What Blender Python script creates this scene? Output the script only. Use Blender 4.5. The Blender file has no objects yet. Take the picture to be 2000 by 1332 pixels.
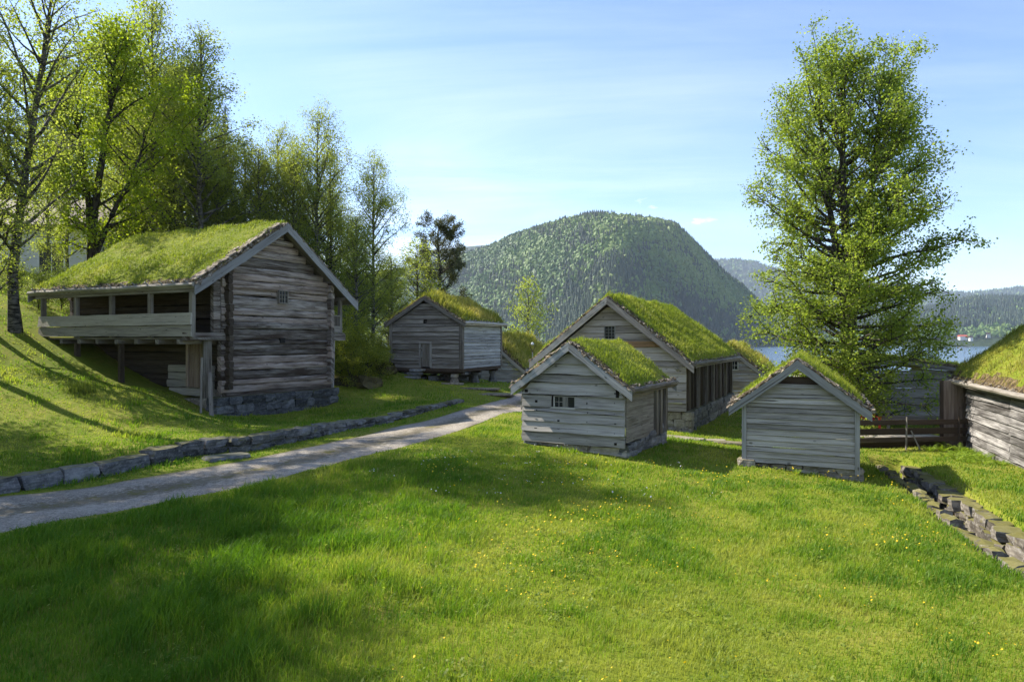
import bpy, math, random
import numpy as np
from mathutils import Vector

R = math.radians
rs = np.random.RandomState(7)
random.seed(7)
C = bpy.context.scene.collection
SC = bpy.context.scene

# ------------------------------------------------------------------ camera
cam = bpy.data.cameras.new("camera"); cam.lens = 24.0; cam.sensor_width = 36.0
cam.clip_start = 0.1; cam.clip_end = 20000
camo = bpy.data.objects.new("camera", cam); C.objects.link(camo)
camo.location = (0, 0, 0); camo.rotation_euler = (R(90), 0, 0)
SC.camera = camo
FPX = 24.0 / 36.0 * 2000            # pixels of the 2000 px wide photograph, horizon on row 668

# ------------------------------------------------------------------ light
LDIR = Vector((0.91, -0.41)).normalized()      # the way sunlight travels over the ground
ELEV = R(42)
SKY_STRENGTH, SUN_STRENGTH, EXPOSURE = 0.122, 5.0, 1.12
sun = bpy.data.lights.new("sun", 'SUN'); sun.energy = SUN_STRENGTH; sun.angle = R(0.53)
sun.color = (1.0, 0.93, 0.80)
suno = bpy.data.objects.new("sun", sun); C.objects.link(suno)
suno.location = (-40, 25, 40)
sv = Vector((LDIR.x * math.cos(ELEV), LDIR.y * math.cos(ELEV), -math.sin(ELEV)))
suno.rotation_euler = sv.to_track_quat('-Z', 'Y').to_euler()

W = bpy.data.worlds.new("World"); SC.world = W; W.use_nodes = True
wn = W.node_tree; wn.nodes.clear()
def node(nt, typ, **kw):
    n = nt.nodes.new(typ)
    for k, v in kw.items():
        if k == 'inp':
            for kk, vv in v.items():
                if isinstance(vv, bpy.types.NodeSocket): nt.links.new(vv, n.inputs[kk])
                else: n.inputs[kk].default_value = vv
        else: setattr(n, k, v)
    return n
def mth(nt, op, a, b=None, clamp=False):
    n = node(nt, 'ShaderNodeMath', operation=op, use_clamp=clamp)
    for i, v in enumerate((a, b)):
        if v is None: continue
        if isinstance(v, bpy.types.NodeSocket): nt.links.new(v, n.inputs[i])
        else: n.inputs[i].default_value = v
    return n.outputs[0]
def mixc(nt, f, a, b, mode='MIX'):
    n = node(nt, 'ShaderNodeMix', data_type='RGBA', blend_type=mode)
    for i, v in ((0, f), (6, a), (7, b)):
        if isinstance(v, bpy.types.NodeSocket): nt.links.new(v, n.inputs[i])
        elif i == 0: n.inputs[0].default_value = v
        else: n.inputs[i].default_value = (*v, 1) if len(v) == 3 else v
    return n.outputs[2]
def ramp(nt, f, stops):
    n = nt.nodes.new('ShaderNodeValToRGB')
    nt.links.new(f, n.inputs[0])
    el = n.color_ramp.elements
    while len(el) < len(stops): el.new(0.5)
    for e, (p, c) in zip(el, stops):
        e.position = p
        e.color = (c, c, c, 1) if not isinstance(c, tuple) else (*c, 1)
    return n.outputs[0]
def noise(nt, vec, scale, detail=4, rough=0.55, dist=0.0):
    n = node(nt, 'ShaderNodeTexNoise', inp={'Scale': scale, 'Detail': detail, 'Roughness': rough, 'Distortion': dist})
    if vec is not None: nt.links.new(vec, n.inputs['Vector'])
    return n.outputs['Fac']
def mapping(nt, vec, scale=(1, 1, 1), rot=(0, 0, 0), loc=(0, 0, 0)):
    n = node(nt, 'ShaderNodeMapping', inp={'Scale': scale, 'Rotation': rot, 'Location': loc})
    nt.links.new(vec, n.inputs['Vector'])
    return n.outputs[0]

sky = node(wn, 'ShaderNodeTexSky', sky_type='NISHITA', sun_disc=False, sun_elevation=ELEV,
           sun_rotation=math.atan2(-LDIR.x, -LDIR.y), altitude=100, air_density=1.0, dust_density=0.15, ozone_density=5.0)
tc = node(wn, 'ShaderNodeTexCoord')
sep = node(wn, 'ShaderNodeSeparateXYZ'); wn.links.new(tc.outputs['Generated'], sep.inputs[0])
zz = mth(wn, 'ADD', mth(wn, 'MAXIMUM', sep.outputs[2], 0.0), 0.12)
cmb = node(wn, 'ShaderNodeCombineXYZ')
wn.links.new(mth(wn, 'DIVIDE', sep.outputs[0], zz), cmb.inputs[0])
wn.links.new(mth(wn, 'DIVIDE', sep.outputs[1], zz), cmb.inputs[1])
c1 = noise(wn, mapping(wn, cmb.outputs[0], (0.45, 1.5, 1), (0, 0, 0.35), (1.3, 0.2, 0)), 0.9, 6, 0.6, 0.6)
c2 = noise(wn, mapping(wn, cmb.outputs[0], (1.0, 1.0, 1), (0, 0, 0), (4.3, 2.2, 0)), 0.35, 3, 0.5)
cl = mth(wn, 'MULTIPLY', ramp(wn, c1, [(0.40, 0.0), (0.74, 1.0)]), ramp(wn, c2, [(0.32, 0.0), (0.60, 1.0)]))
leftside = node(wn, 'ShaderNodeMapRange', inp={0: sep.outputs[0], 1: 0.35, 2: -0.40, 3: 0.15, 4: 0.9}).outputs[0]
cl = mth(wn, 'MULTIPLY', cl, leftside)
# small puffs low over the hill
c3 = noise(wn, mapping(wn, tc.outputs['Generated'], (9, 9, 26), (0, 0, 0), (0.4, 0, 0.9)), 1.0, 5, 0.55, 0.2)
lo = ramp(wn, sep.outputs[2], [(0.11, 0.0), (0.15, 1.0), (0.20, 1.0), (0.24, 0.0)])
puff = mth(wn, 'MULTIPLY', ramp(wn, c3, [(0.66, 0.0), (0.76, 0.8)]), lo)
cl = mth(wn, 'MAXIMUM', cl, puff, True)
bright = mixc(wn, cl, mixc(wn, 1.0, sky.outputs[0], (1.06, 0.98, 1.0), 'MULTIPLY'), (7.2, 7.4, 7.8))
bg = node(wn, 'ShaderNodeBackground', inp={'Strength': SKY_STRENGTH}); wn.links.new(bright, bg.inputs[0])
wo = node(wn, 'ShaderNodeOutputWorld'); wn.links.new(bg.outputs[0], wo.inputs[0])

SC.view_settings.view_transform = 'Standard'; SC.view_settings.look = 'None'
SC.view_settings.exposure = EXPOSURE; SC.view_settings.gamma = 1.0
SC.view_settings.use_curve_mapping = False
SC.cycles.max_bounces = 6; SC.cycles.diffuse_bounces = 3; SC.cycles.transmission_bounces = 4
SC.cycles.glossy_bounces = 2; SC.cycles.volume_bounces = 1; SC.cycles.transparent_max_bounces = 8
SC.cycles.use_denoising = True; SC.cycles.denoising_prefilter = 'NONE'

# ------------------------------------------------------------------ materials
def new_mat(name):
    m = bpy.data.materials.new(name); m.use_nodes = True
    nt = m.node_tree; nt.nodes.clear()
    out = nt.nodes.new('ShaderNodeOutputMaterial')
    return m, nt, out
def principled(nt, out, col, rough=0.85, bump=None, bstr=0.3, bdist=0.02, spec=0.3):
    b = node(nt, 'ShaderNodeBsdfPrincipled')
    if isinstance(col, bpy.types.NodeSocket): nt.links.new(col, b.inputs['Base Color'])
    else: b.inputs['Base Color'].default_value = (*col, 1)
    if isinstance(rough, bpy.types.NodeSocket): nt.links.new(rough, b.inputs['Roughness'])
    else: b.inputs['Roughness'].default_value = rough
    b.inputs['Specular IOR Level'].default_value = spec
    if bump is not None:
        bp = node(nt, 'ShaderNodeBump', inp={'Strength': bstr, 'Distance': bdist})
        nt.links.new(bump, bp.inputs['Height']); nt.links.new(bp.outputs[0], b.inputs['Normal'])
    nt.links.new(b.outputs[0], out.inputs[0])
    return b
def attr(nt, name):
    return node(nt, 'ShaderNodeAttribute', attribute_name=name)

def wood(name, dark, mid, light, stain=(0.05, 0.035, 0.022), stain_amt=0.35, lichen=0.0, contrast=1.0, nails=False, warm=None, warm_amt=0.0):
    """weathered timber; the grain runs along U of the UV map (metres)"""
    m, nt, out = new_mat(name)
    uv = node(nt, 'ShaderNodeUVMap', uv_map='UVMap').outputs[0]
    rnd = attr(nt, 'rnd').outputs['Fac']
    fine = noise(nt, mapping(nt, uv, (1.6, 70, 1)), 1.0, 4, 0.6, 0.4)
    band = noise(nt, mapping(nt, uv, (0.7, 12, 1)), 1.0, 5, 0.62, 0.8)
    big = noise(nt, mapping(nt, uv, (0.55, 2.2, 1)), 1.0, 4, 0.6)
    g = mth(nt, 'ADD', mth(nt, 'MULTIPLY', fine, 0.45), mth(nt, 'MULTIPLY', band, 0.55))
    g = mth(nt, 'ADD', g, mth(nt, 'MULTIPLY', mth(nt, 'SUBTRACT', rnd, 0.5), 0.16 * contrast))
    col = ramp(nt, g, [(0.27, dark), (0.46, mid), (0.74, light)])
    if warm is not None:
        wmask = ramp(nt, mth(nt, 'ADD', mth(nt, 'MULTIPLY', big, 0.6), mth(nt, 'MULTIPLY', rnd, 0.4)), [(0.45, 0.0), (0.68, 1.0)])
        col = mixc(nt, mth(nt, 'MULTIPLY', wmask, warm_amt), col, warm, 'MIX')
    st = ramp(nt, mth(nt, 'ADD', mth(nt, 'MULTIPLY', big, 0.65), mth(nt, 'MULTIPLY', band, 0.35)), [(0.40, 1.0), (0.56, 0.0)])
    col = mixc(nt, mth(nt, 'MULTIPLY', st, stain_amt), col, stain)
    crack = noise(nt, mapping(nt, uv, (0.55, 42, 1), loc=(3.1, 0, 0)), 1.0, 3, 0.5, 1.2)
    cr = ramp(nt, crack, [(0.33, 1.0), (0.385, 0.0)])
    col = mixc(nt, mth(nt, 'MULTIPLY', cr, 0.8), col, (0.025, 0.02, 0.016))
    vor = node(nt, 'ShaderNodeTexVoronoi', inp={'Scale': 1.0, 'Randomness': 1.0})
    nt.links.new(mapping(nt, uv, (2.3, 5.0, 1)), vor.inputs['Vector'])
    kn = ramp(nt, vor.outputs['Distance'], [(0.06, 1.0), (0.13, 0.0)])
    col = mixc(nt, mth(nt, 'MULTIPLY', kn, 0.65), col, (0.03, 0.022, 0.016))
    if lichen > 0:
        li = noise(nt, mapping(nt, uv, (7, 22, 1)), 1.0, 4, 0.7)
        lm = ramp(nt, mth(nt, 'ADD', mth(nt, 'MULTIPLY', li, 0.75), mth(nt, 'MULTIPLY', big, 0.25)), [(0.60, 0.0), (0.66, 1.0)])
        col = mixc(nt, mth(nt, 'MULTIPLY', lm, lichen), col, (0.46, 0.46, 0.42))
    k = mth(nt, 'ADD', 1.0, mth(nt, 'MULTIPLY', mth(nt, 'SUBTRACT', rnd, 0.5), 0.26 * contrast))
    kc = node(nt, 'ShaderNodeCombineColor', inp={0: k, 1: mth(nt, 'MULTIPLY', k, 0.985), 2: mth(nt, 'MULTIPLY', k, 0.965)})
    col = mixc(nt, 1.0, col, kc.outputs[0], 'MULTIPLY')
    h = mth(nt, 'SUBTRACT', g, mth(nt, 'MULTIPLY', cr, 0.6))
    principled(nt, out, col, 0.82, h, 0.55, 0.015, 0.2)
    return m

M = {}
M['plank'] = wood('grey_plank', (0.11, 0.103, 0.094), (0.3, 0.285, 0.265), (0.48, 0.46, 0.435), lichen=0.3, stain_amt=0.18)
M['plank_cool'] = wood('silver_plank', (0.15, 0.155, 0.165), (0.32, 0.33, 0.345), (0.48, 0.49, 0.505), lichen=0.3, stain_amt=0.25)
M['plank_brown'] = wood('brown_grey_plank', (0.075, 0.065, 0.054), (0.19, 0.172, 0.15), (0.32, 0.295, 0.262), lichen=0.35, stain_amt=0.5)
M['plank_warm'] = wood('pinkish_plank', (0.13, 0.113, 0.104), (0.32, 0.288, 0.268), (0.48, 0.445, 0.42), stain_amt=0.3, warm=(0.30, 0.16, 0.07), warm_amt=0.0)
M['plank_new'] = wood('tan_plank', (0.16, 0.085, 0.04), (0.32, 0.20, 0.11), (0.42, 0.30, 0.2), stain_amt=0.15)
M['log'] = wood('old_log', (0.05, 0.036, 0.027), (0.26, 0.232, 0.212), (0.6, 0.57, 0.55), stain=(0.045, 0.026, 0.016), stain_amt=0.85, contrast=1.9, warm=(0.15, 0.085, 0.05), warm_amt=0.6)
M['log_dark'] = wood('dark_log', (0.018, 0.014, 0.010), (0.05, 0.038, 0.029), (0.11, 0.088, 0.068), stain_amt=0.6)  # also carries the shade of the storehouse gallery recess as colour
M['board_grey'] = wood('barge_grey', (0.12, 0.122, 0.13), (0.21, 0.213, 0.222), (0.3, 0.303, 0.312), stain_amt=0.15)
M['board_pale'] = wood('pale_board', (0.17, 0.155, 0.13), (0.30, 0.28, 0.24), (0.42, 0.395, 0.34), stain_amt=0.12)
M['dark_board'] = wood('tarred_board', (0.022, 0.015, 0.011), (0.055, 0.038, 0.029), (0.10, 0.074, 0.058), stain_amt=0.3)
M['barn_plank'] = wood('barn_plank', (0.05, 0.047, 0.045), (0.17, 0.163, 0.16), (0.42, 0.405, 0.40), stain=(0.03, 0.026, 0.024), stain_amt=0.75, contrast=1.3, lichen=0.4)
M['door_brown'] = wood('door_brown', (0.10, 0.065, 0.045), (0.22, 0.16, 0.125), (0.38, 0.31, 0.26), stain_amt=0.3)
M['deck'] = wood('deck_plank', (0.22, 0.19, 0.15), (0.38, 0.345, 0.29), (0.5, 0.46, 0.4), stain_amt=0.1)

def simple(name, col, rough=0.7, var=0.25, scale=6.0, spec=0.3, metallic=0.0):
    m, nt, out = new_mat(name)
    g = node(nt, 'ShaderNodeTexCoord').outputs['Object']
    f = noise(nt, g, scale, 5, 0.6)
    c = mixc(nt, ramp(nt, f, [(0.3, 0.0), (0.7, 1.0)]), tuple(x * (1 - var) for x in col), tuple(min(1, x * (1 + var)) for x in col))
    b = principled(nt, out, c, rough, f, 0.15, 0.01, spec)
    b.inputs['Metallic'].default_value = metallic
    return m
M['void'] = simple('dark_interior', (0.012, 0.010, 0.009), 0.95, 0.2)
M['white_paint'] = simple('white_paint', (0.62, 0.62, 0.6), 0.55, 0.06)
M['house_wall'] = simple('pale_house_wall', (0.55, 0.55, 0.53), 0.7, 0.06, 2)
M['roof_tile'] = simple('brown_roof_tile', (0.06, 0.033, 0.026), 0.7, 0.2)
M['red_roof'] = simple('red_roof', (0.5, 0.12, 0.07), 0.7, 0.15, 0.4)
M['red_paint'] = simple('red_paint', (0.42, 0.035, 0.02), 0.5, 0.15)
M['iron'] = simple('grey_iron', (0.30, 0.30, 0.29), 0.45, 0.15, 6, 0.5, 0.6)
M['lamp_glass'] = simple('milky_lamp_glass', (0.6, 0.62, 0.62), 0.2, 0.05, 3, 0.5)
def glass_mat():
    m, nt, out = new_mat('dark_window_glass')
    g = node(nt, 'ShaderNodeTexCoord').outputs['Object']
    f = noise(nt, g, 3, 2, 0.5)
    principled(nt, out, mixc(nt, f, (0.008, 0.009, 0.010), (0.03, 0.032, 0.035)), 0.25, f, 0.05, 0.01, 0.25)
    return m
M['glass'] = glass_mat()

def stone_mat(name, dark, mid, light, moss=0.3, lichen=0.3):
    m, nt, out = new_mat(name)
    g = node(nt, 'ShaderNodeTexCoord').outputs['Object']
    rnd = attr(nt, 'rnd').outputs['Fac']
    f = noise(nt, g, 5.5, 7, 0.65, 0.3)
    lay = noise(nt, mapping(nt, g, (3, 3, 22)), 1.0, 5, 0.6, 0.5)
    v = mth(nt, 'ADD', mth(nt, 'ADD', mth(nt, 'MULTIPLY', f, 0.5), mth(nt, 'MULTIPLY', lay, 0.5)), mth(nt, 'MULTIPLY', mth(nt, 'SUBTRACT', rnd, 0.5), 0.22))
    col = ramp(nt, v, [(0.32, dark), (0.5, mid), (0.68, light)])
    li = ramp(nt, noise(nt, g, 14, 5, 0.7), [(0.56, 0.0), (0.63, 1.0)])
    col = mixc(nt, mth(nt, 'MULTIPLY', li, lichen), col, (0.42, 0.41, 0.38))
    geo = node(nt, 'ShaderNodeNewGeometry')
    sp = node(nt, 'ShaderNodeSeparateXYZ'); nt.links.new(geo.outputs['Normal'], sp.inputs[0])
    up = ramp(nt, mth(nt, 'ADD', mth(nt, 'MULTIPLY', sp.outputs[2], 0.5), mth(nt, 'MULTIPLY', noise(nt, g, 4, 4, 0.6), 0.9)), [(0.70, 0.0), (0.86, 1.0)])
    col = mixc(nt, mth(nt, 'MULTIPLY', up, moss), col, (0.13, 0.12, 0.025))
    principled(nt, out, col, 0.9, v, 0.6, 0.03, 0.2)
    return m
M['stone'] = stone_mat('grey_stone', (0.05, 0.052, 0.055), (0.14, 0.142, 0.148), (0.27, 0.27, 0.275), 0.5, 0.25)
M['stone_brown'] = stone_mat('lichen_stone', (0.10, 0.085, 0.065), (0.24, 0.21, 0.17), (0.40, 0.37, 0.32), 0.35, 0.6)
M['stone_wall'] = stone_mat('wall_stone', (0.03, 0.03, 0.031), (0.105, 0.106, 0.11), (0.25, 0.25, 0.255), 0.55, 0.3)
M['stone_ditch'] = stone_mat('ditch_stone', (0.035, 0.03, 0.023), (0.11, 0.096, 0.078), (0.25, 0.225, 0.19), 0.8, 0.35)
M['stone_dark'] = stone_mat('slate_stone', (0.022, 0.023, 0.024), (0.065, 0.067, 0.07), (0.16, 0.163, 0.168), 0.6, 0.15)
M['rock_mossy'] = stone_mat('mossy_rock', (0.03, 0.024, 0.012), (0.065, 0.055, 0.025), (0.11, 0.09, 0.045), 1.0, 0.05)

def foliage(name, c1, c2, c3, trans=0.45, tcol=None, rough=0.6):
    m, nt, out = new_mat(name)
    rnd = attr(nt, 'rnd').outputs['Fac']
    g = node(nt, 'ShaderNodeTexCoord').outputs['Object']
    f = noise(nt, g, 0.9, 3, 0.6)
    v = mth(nt, 'ADD', mth(nt, 'MULTIPLY', rnd, 0.6), mth(nt, 'MULTIPLY', f, 0.4))
    col = ramp(nt, v, [(0.2, c1), (0.5, c2), (0.8, c3)])
    d = node(nt, 'ShaderNodeBsdfPrincipled', inp={'Roughness': rough, 'Specular IOR Level': 0.35})
    nt.links.new(col, d.inputs['Base Color'])
    t = node(nt, 'ShaderNodeBsdfTranslucent')
    tc_ = mixc(nt, 1.0, col, tcol if tcol else (1.5, 1.5, 0.9), 'MULTIPLY')
    nt.links.new(tc_, t.inputs[0])
    mx = node(nt, 'ShaderNodeMixShader', inp={0: trans})
    nt.links.new(d.outputs[0], mx.inputs[1]); nt.links.new(t.outputs[0], mx.inputs[2])
    nt.links.new(mx.outputs[0], out.inputs[0])
    return m
M['leaf_birch'] = foliage('birch_leaf', (0.14, 0.18, 0.03), (0.22, 0.265, 0.048), (0.31, 0.345, 0.08), 0.62)
M['leaf_bright'] = foliage('spring_leaf', (0.12, 0.18, 0.01), (0.21, 0.27, 0.014), (0.3, 0.36, 0.03), 0.62)
M['leaf_alder'] = foliage('alder_leaf', (0.12, 0.175, 0.02), (0.20, 0.265, 0.035), (0.30, 0.35, 0.075), 0.6)
M['leaf_dark'] = foliage('dark_leaf', (0.06, 0.09, 0.016), (0.1, 0.14, 0.022), (0.15, 0.19, 0.035), 0.5)
M['leaf_bush'] = foliage('bush_leaf', (0.1, 0.13, 0.014), (0.22, 0.25, 0.025), (0.38, 0.38, 0.05), 0.5)
M['fern'] = foliage('fern_leaf', (0.10, 0.17, 0.012), (0.18, 0.27, 0.02), (0.28, 0.36, 0.04), 0.5)
M['spruce'] = foliage('spruce_needle', (0.012, 0.022, 0.010), (0.025, 0.042, 0.018), (0.045, 0.065, 0.026), 0.2)
M['pine'] = foliage('pine_needle', (0.035, 0.045, 0.018), (0.07, 0.08, 0.032), (0.12, 0.12, 0.05), 0.3)
M['grass'] = foliage('grass_blade', (0.08, 0.17, 0.011), (0.158, 0.25, 0.016), (0.29, 0.32, 0.055), 0.45)
M['buttercup'] = foliage('buttercup_petal', (0.65, 0.42, 0.01), (0.75, 0.52, 0.01), (0.8, 0.6, 0.02), 0.3, (1, 1, 0.6))
M['white_flower'] = foliage('white_petal', (0.5, 0.5, 0.5), (0.62, 0.6, 0.62), (0.7, 0.68, 0.72), 0.3, (1, 1, 1))
M['turf_grass'] = foliage('roof_grass', (0.1, 0.15, 0.014), (0.185, 0.235, 0.022), (0.32, 0.33, 0.07), 0.45)
M['turf_straw'] = foliage('roof_straw_grass', (0.11, 0.15, 0.02), (0.25, 0.25, 0.04), (0.42, 0.35, 0.12), 0.45)
M['forest_birch'] = foliage('hill_birch', (0.042, 0.09, 0.018), (0.095, 0.165, 0.028), (0.165, 0.23, 0.047), 0.2)
M['forest_spruce'] = foliage('hill_spruce', (0.012, 0.028, 0.016), (0.025, 0.048, 0.024), (0.045, 0.072, 0.03), 0.1)

def bark(name, dark, light, scale=3.0, horizontal=False, thr=(0.42, 0.6)):
    m, nt, out = new_mat(name)
    g = node(nt, 'ShaderNodeTexCoord').outputs['Object']
    f = noise(nt, mapping(nt, g, (scale, scale, scale * (4 if horizontal else 0.35))), 1.0, 6, 0.65, 0.4)
    col = ramp(nt, f, [(thr[0], dark), (thr[1], light)])
    principled(nt, out, col, 0.9, f, 0.6, 0.03, 0.2)
    return m
M['bark_birch'] = bark('birch_bark', (0.02, 0.018, 0.015), (0.16, 0.145, 0.125), 3.0, True)
M['bark_white'] = bark('pale_birch_bark', (0.04, 0.036, 0.03), (0.38, 0.35, 0.31), 3.0, True, (0.35, 0.5))
M['bark_dark'] = bark('dark_bark', (0.016, 0.013, 0.010), (0.07, 0.058, 0.045), 6.0)
M['bark_grey'] = bark('grey_bark', (0.022, 0.019, 0.016), (0.10, 0.088, 0.075), 6.0)
M['soil'] = bark('turf_edge', (0.04, 0.026, 0.014), (0.17, 0.125, 0.062), 7.0)
M['chip'] = bark('bark_chip', (0.06, 0.045, 0.03), (0.34, 0.29, 0.23), 9.0)

def ground_mat():
    m, nt, out = new_mat('lawn_ground')
    g = node(nt, 'ShaderNodeTexCoord').outputs['Object']
    a = noise(nt, g, 0.35, 4, 0.6); b = noise(nt, g, 3.2, 6, 0.7); c = noise(nt, g, 22, 4, 0.7)
    v = mth(nt, 'ADD', mth(nt, 'ADD', mth(nt, 'MULTIPLY', a, 0.35), mth(nt, 'MULTIPLY', b, 0.4)), mth(nt, 'MULTIPLY', c, 0.25))
    col = ramp(nt, v, [(0.33, (0.07, 0.11, 0.010)), (0.5, (0.15, 0.18, 0.018)), (0.66, (0.25, 0.21, 0.05))])
    principled(nt, out, col, 0.95, v, 0.8, 0.06, 0.1)
    return m
M['ground'] = ground_mat()
def road_mat():
    m, nt, out = new_mat('gravel_road')
    g = node(nt, 'ShaderNodeTexCoord').outputs['Object']
    uv = node(nt, 'ShaderNodeUVMap', uv_map='UVMap').outputs[0]
    sp = node(nt, 'ShaderNodeSeparateXYZ'); nt.links.new(uv, sp.inputs[0])
    a = noise(nt, g, 0.8, 5, 0.65); b = noise(nt, g, 60, 3, 0.8); c = noise(nt, g, 9, 5, 0.7)
    vor = node(nt, 'ShaderNodeTexVoronoi', inp={'Scale': 34.0}); nt.links.new(g, vor.inputs['Vector'])
    v = mth(nt, 'ADD', mth(nt, 'ADD', mth(nt, 'MULTIPLY', a, 0.3), mth(nt, 'MULTIPLY', b, 0.3)), mth(nt, 'MULTIPLY', c, 0.4))
    v2 = mth(nt, 'ADD', v, mth(nt, 'MULTIPLY', mth(nt, 'SUBTRACT', vor.outputs['Distance'], 0.4), 0.2))
    col = ramp(nt, v2, [(0.34, (0.09, 0.078, 0.063)), (0.46, (0.22, 0.192, 0.155)), (0.60, (0.38, 0.34, 0.28))])
    # worn centre strip with moss and loose brown gravel
    d = mth(nt, 'ABSOLUTE', mth(nt, 'SUBTRACT', sp.outputs[1], 0.46))
    strip = ramp(nt, mth(nt, 'ADD', d, mth(nt, 'MULTIPLY', mth(nt, 'SUBTRACT', c, 0.5), 0.5)), [(0.06, 1.0), (0.2, 0.0)])
    col = mixc(nt, mth(nt, 'MULTIPLY', strip, 0.7), col, (0.12, 0.10, 0.058))
    moss = mth(nt, 'MULTIPLY', ramp(nt, d, [(0.08, 1.0), (0.2, 0.0)]), ramp(nt, noise(nt, g, 1.7, 6, 0.75), [(0.53, 0.0), (0.62, 1.0)]))
    col = mixc(nt, mth(nt, 'MULTIPLY', moss, 0.8), col, (0.13, 0.12, 0.02))
    edge = ramp(nt, mth(nt, 'ADD', d, mth(nt, 'MULTIPLY', mth(nt, 'SUBTRACT', c, 0.5), 0.25)), [(0.40, 0.0), (0.5, 1.0)])
    col = mixc(nt, mth(nt, 'MULTIPLY', edge, 0.7), col, (0.13, 0.115, 0.035))
    principled(nt, out, col, 0.95, v2, 0.7, 0.03, 0.15)
    return m
M['road'] = road_mat()
def hill_mat(name, c1, c2, sc):
    m, nt, out = new_mat(name)
    g = node(nt, 'ShaderNodeTexCoord').outputs['Object']
    f = noise(nt, g, sc, 6, 0.7); h = noise(nt, mapping(nt, g, (1, 1, 0.35)), sc * 6, 5, 0.75)
    v = mth(nt, 'ADD', mth(nt, 'MULTIPLY', f, 0.5), mth(nt, 'MULTIPLY', h, 0.5))
    principled(nt, out, ramp(nt, v, [(0.38, c1), (0.62, c2)]), 0.95, v, 1.0, 6.0, 0.05)
    return m
M['mountain'] = hill_mat('forest_floor', (0.018, 0.03, 0.014), (0.045, 0.065, 0.024), 0.02)
M['ridge'] = hill_mat('far_forest', (0.02, 0.032, 0.016), (0.06, 0.075, 0.032), 0.012)
def water_mat():
    m, nt, out = new_mat('lake_water')
    g = node(nt, 'ShaderNodeTexCoord').outputs['Object']
    f = noise(nt, mapping(nt, g, (0.5, 1.6, 1)), 0.6, 5, 0.6)
    principled(nt, out, (0.02, 0.05, 0.09), 0.18, f, 0.4, 0.3, 0.5)
    return m
M['water'] = water_mat()

# ------------------------------------------------------------------ object helpers
def put(o, label=None, cat=None, group=None, kind=None):
    if label: o['label'] = label
    if cat: o['category'] = cat
    if group: o['group'] = group
    if kind: o['kind'] = kind
    return o
def thing(name, label, cat, loc=(0, 0, 0), rotz=0.0, group=None):
    o = bpy.data.objects.new(name, None); C.objects.link(o)
    o.location = loc; o.rotation_euler = (0, 0, rotz); o.empty_display_size = 0.3
    return put(o, label, cat, group)
def np_mesh(name, V, loops, totals, mat, rnd=None, uv=None, smooth=False, midx=None, mats=None):
    me = bpy.data.meshes.new(name)
    V = np.asarray(V, np.float32).reshape(-1, 3); loops = np.asarray(loops, np.int32); totals = np.asarray(totals, np.int32)
    me.vertices.add(len(V)); me.vertices.foreach_set('co', V.ravel())
    me.loops.add(len(loops)); me.loops.foreach_set('vertex_index', loops)
    me.polygons.add(len(totals))
    st = np.zeros(len(totals), np.int32); st[1:] = np.cumsum(totals)[:-1]
    me.polygons.foreach_set('loop_start', st)
    try: me.polygons.foreach_set('loop_total', totals)
    except Exception: pass
    if rnd is not None:
        a = me.attributes.new('rnd', 'FLOAT', 'POINT'); a.data.foreach_set('value', np.asarray(rnd, np.float32))
    if uv is not None:
        l = me.uv_layers.new(name='UVMap'); l.data.foreach_set('uv', np.asarray(uv, np.float32)[loops].ravel())
    for m in (mats or [mat]): me.materials.append(m)
    if midx is not None: me.polygons.foreach_set('material_index', np.asarray(midx, np.int32))
    me.polygons.foreach_set('use_smooth', np.full(len(totals), smooth))
    me.update(calc_edges=True)
    return me
def obj(name, me, parent=None):
    o = bpy.data.objects.new(name, me); C.objects.link(o)
    if parent is not None: o.parent = parent
    return o

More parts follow.
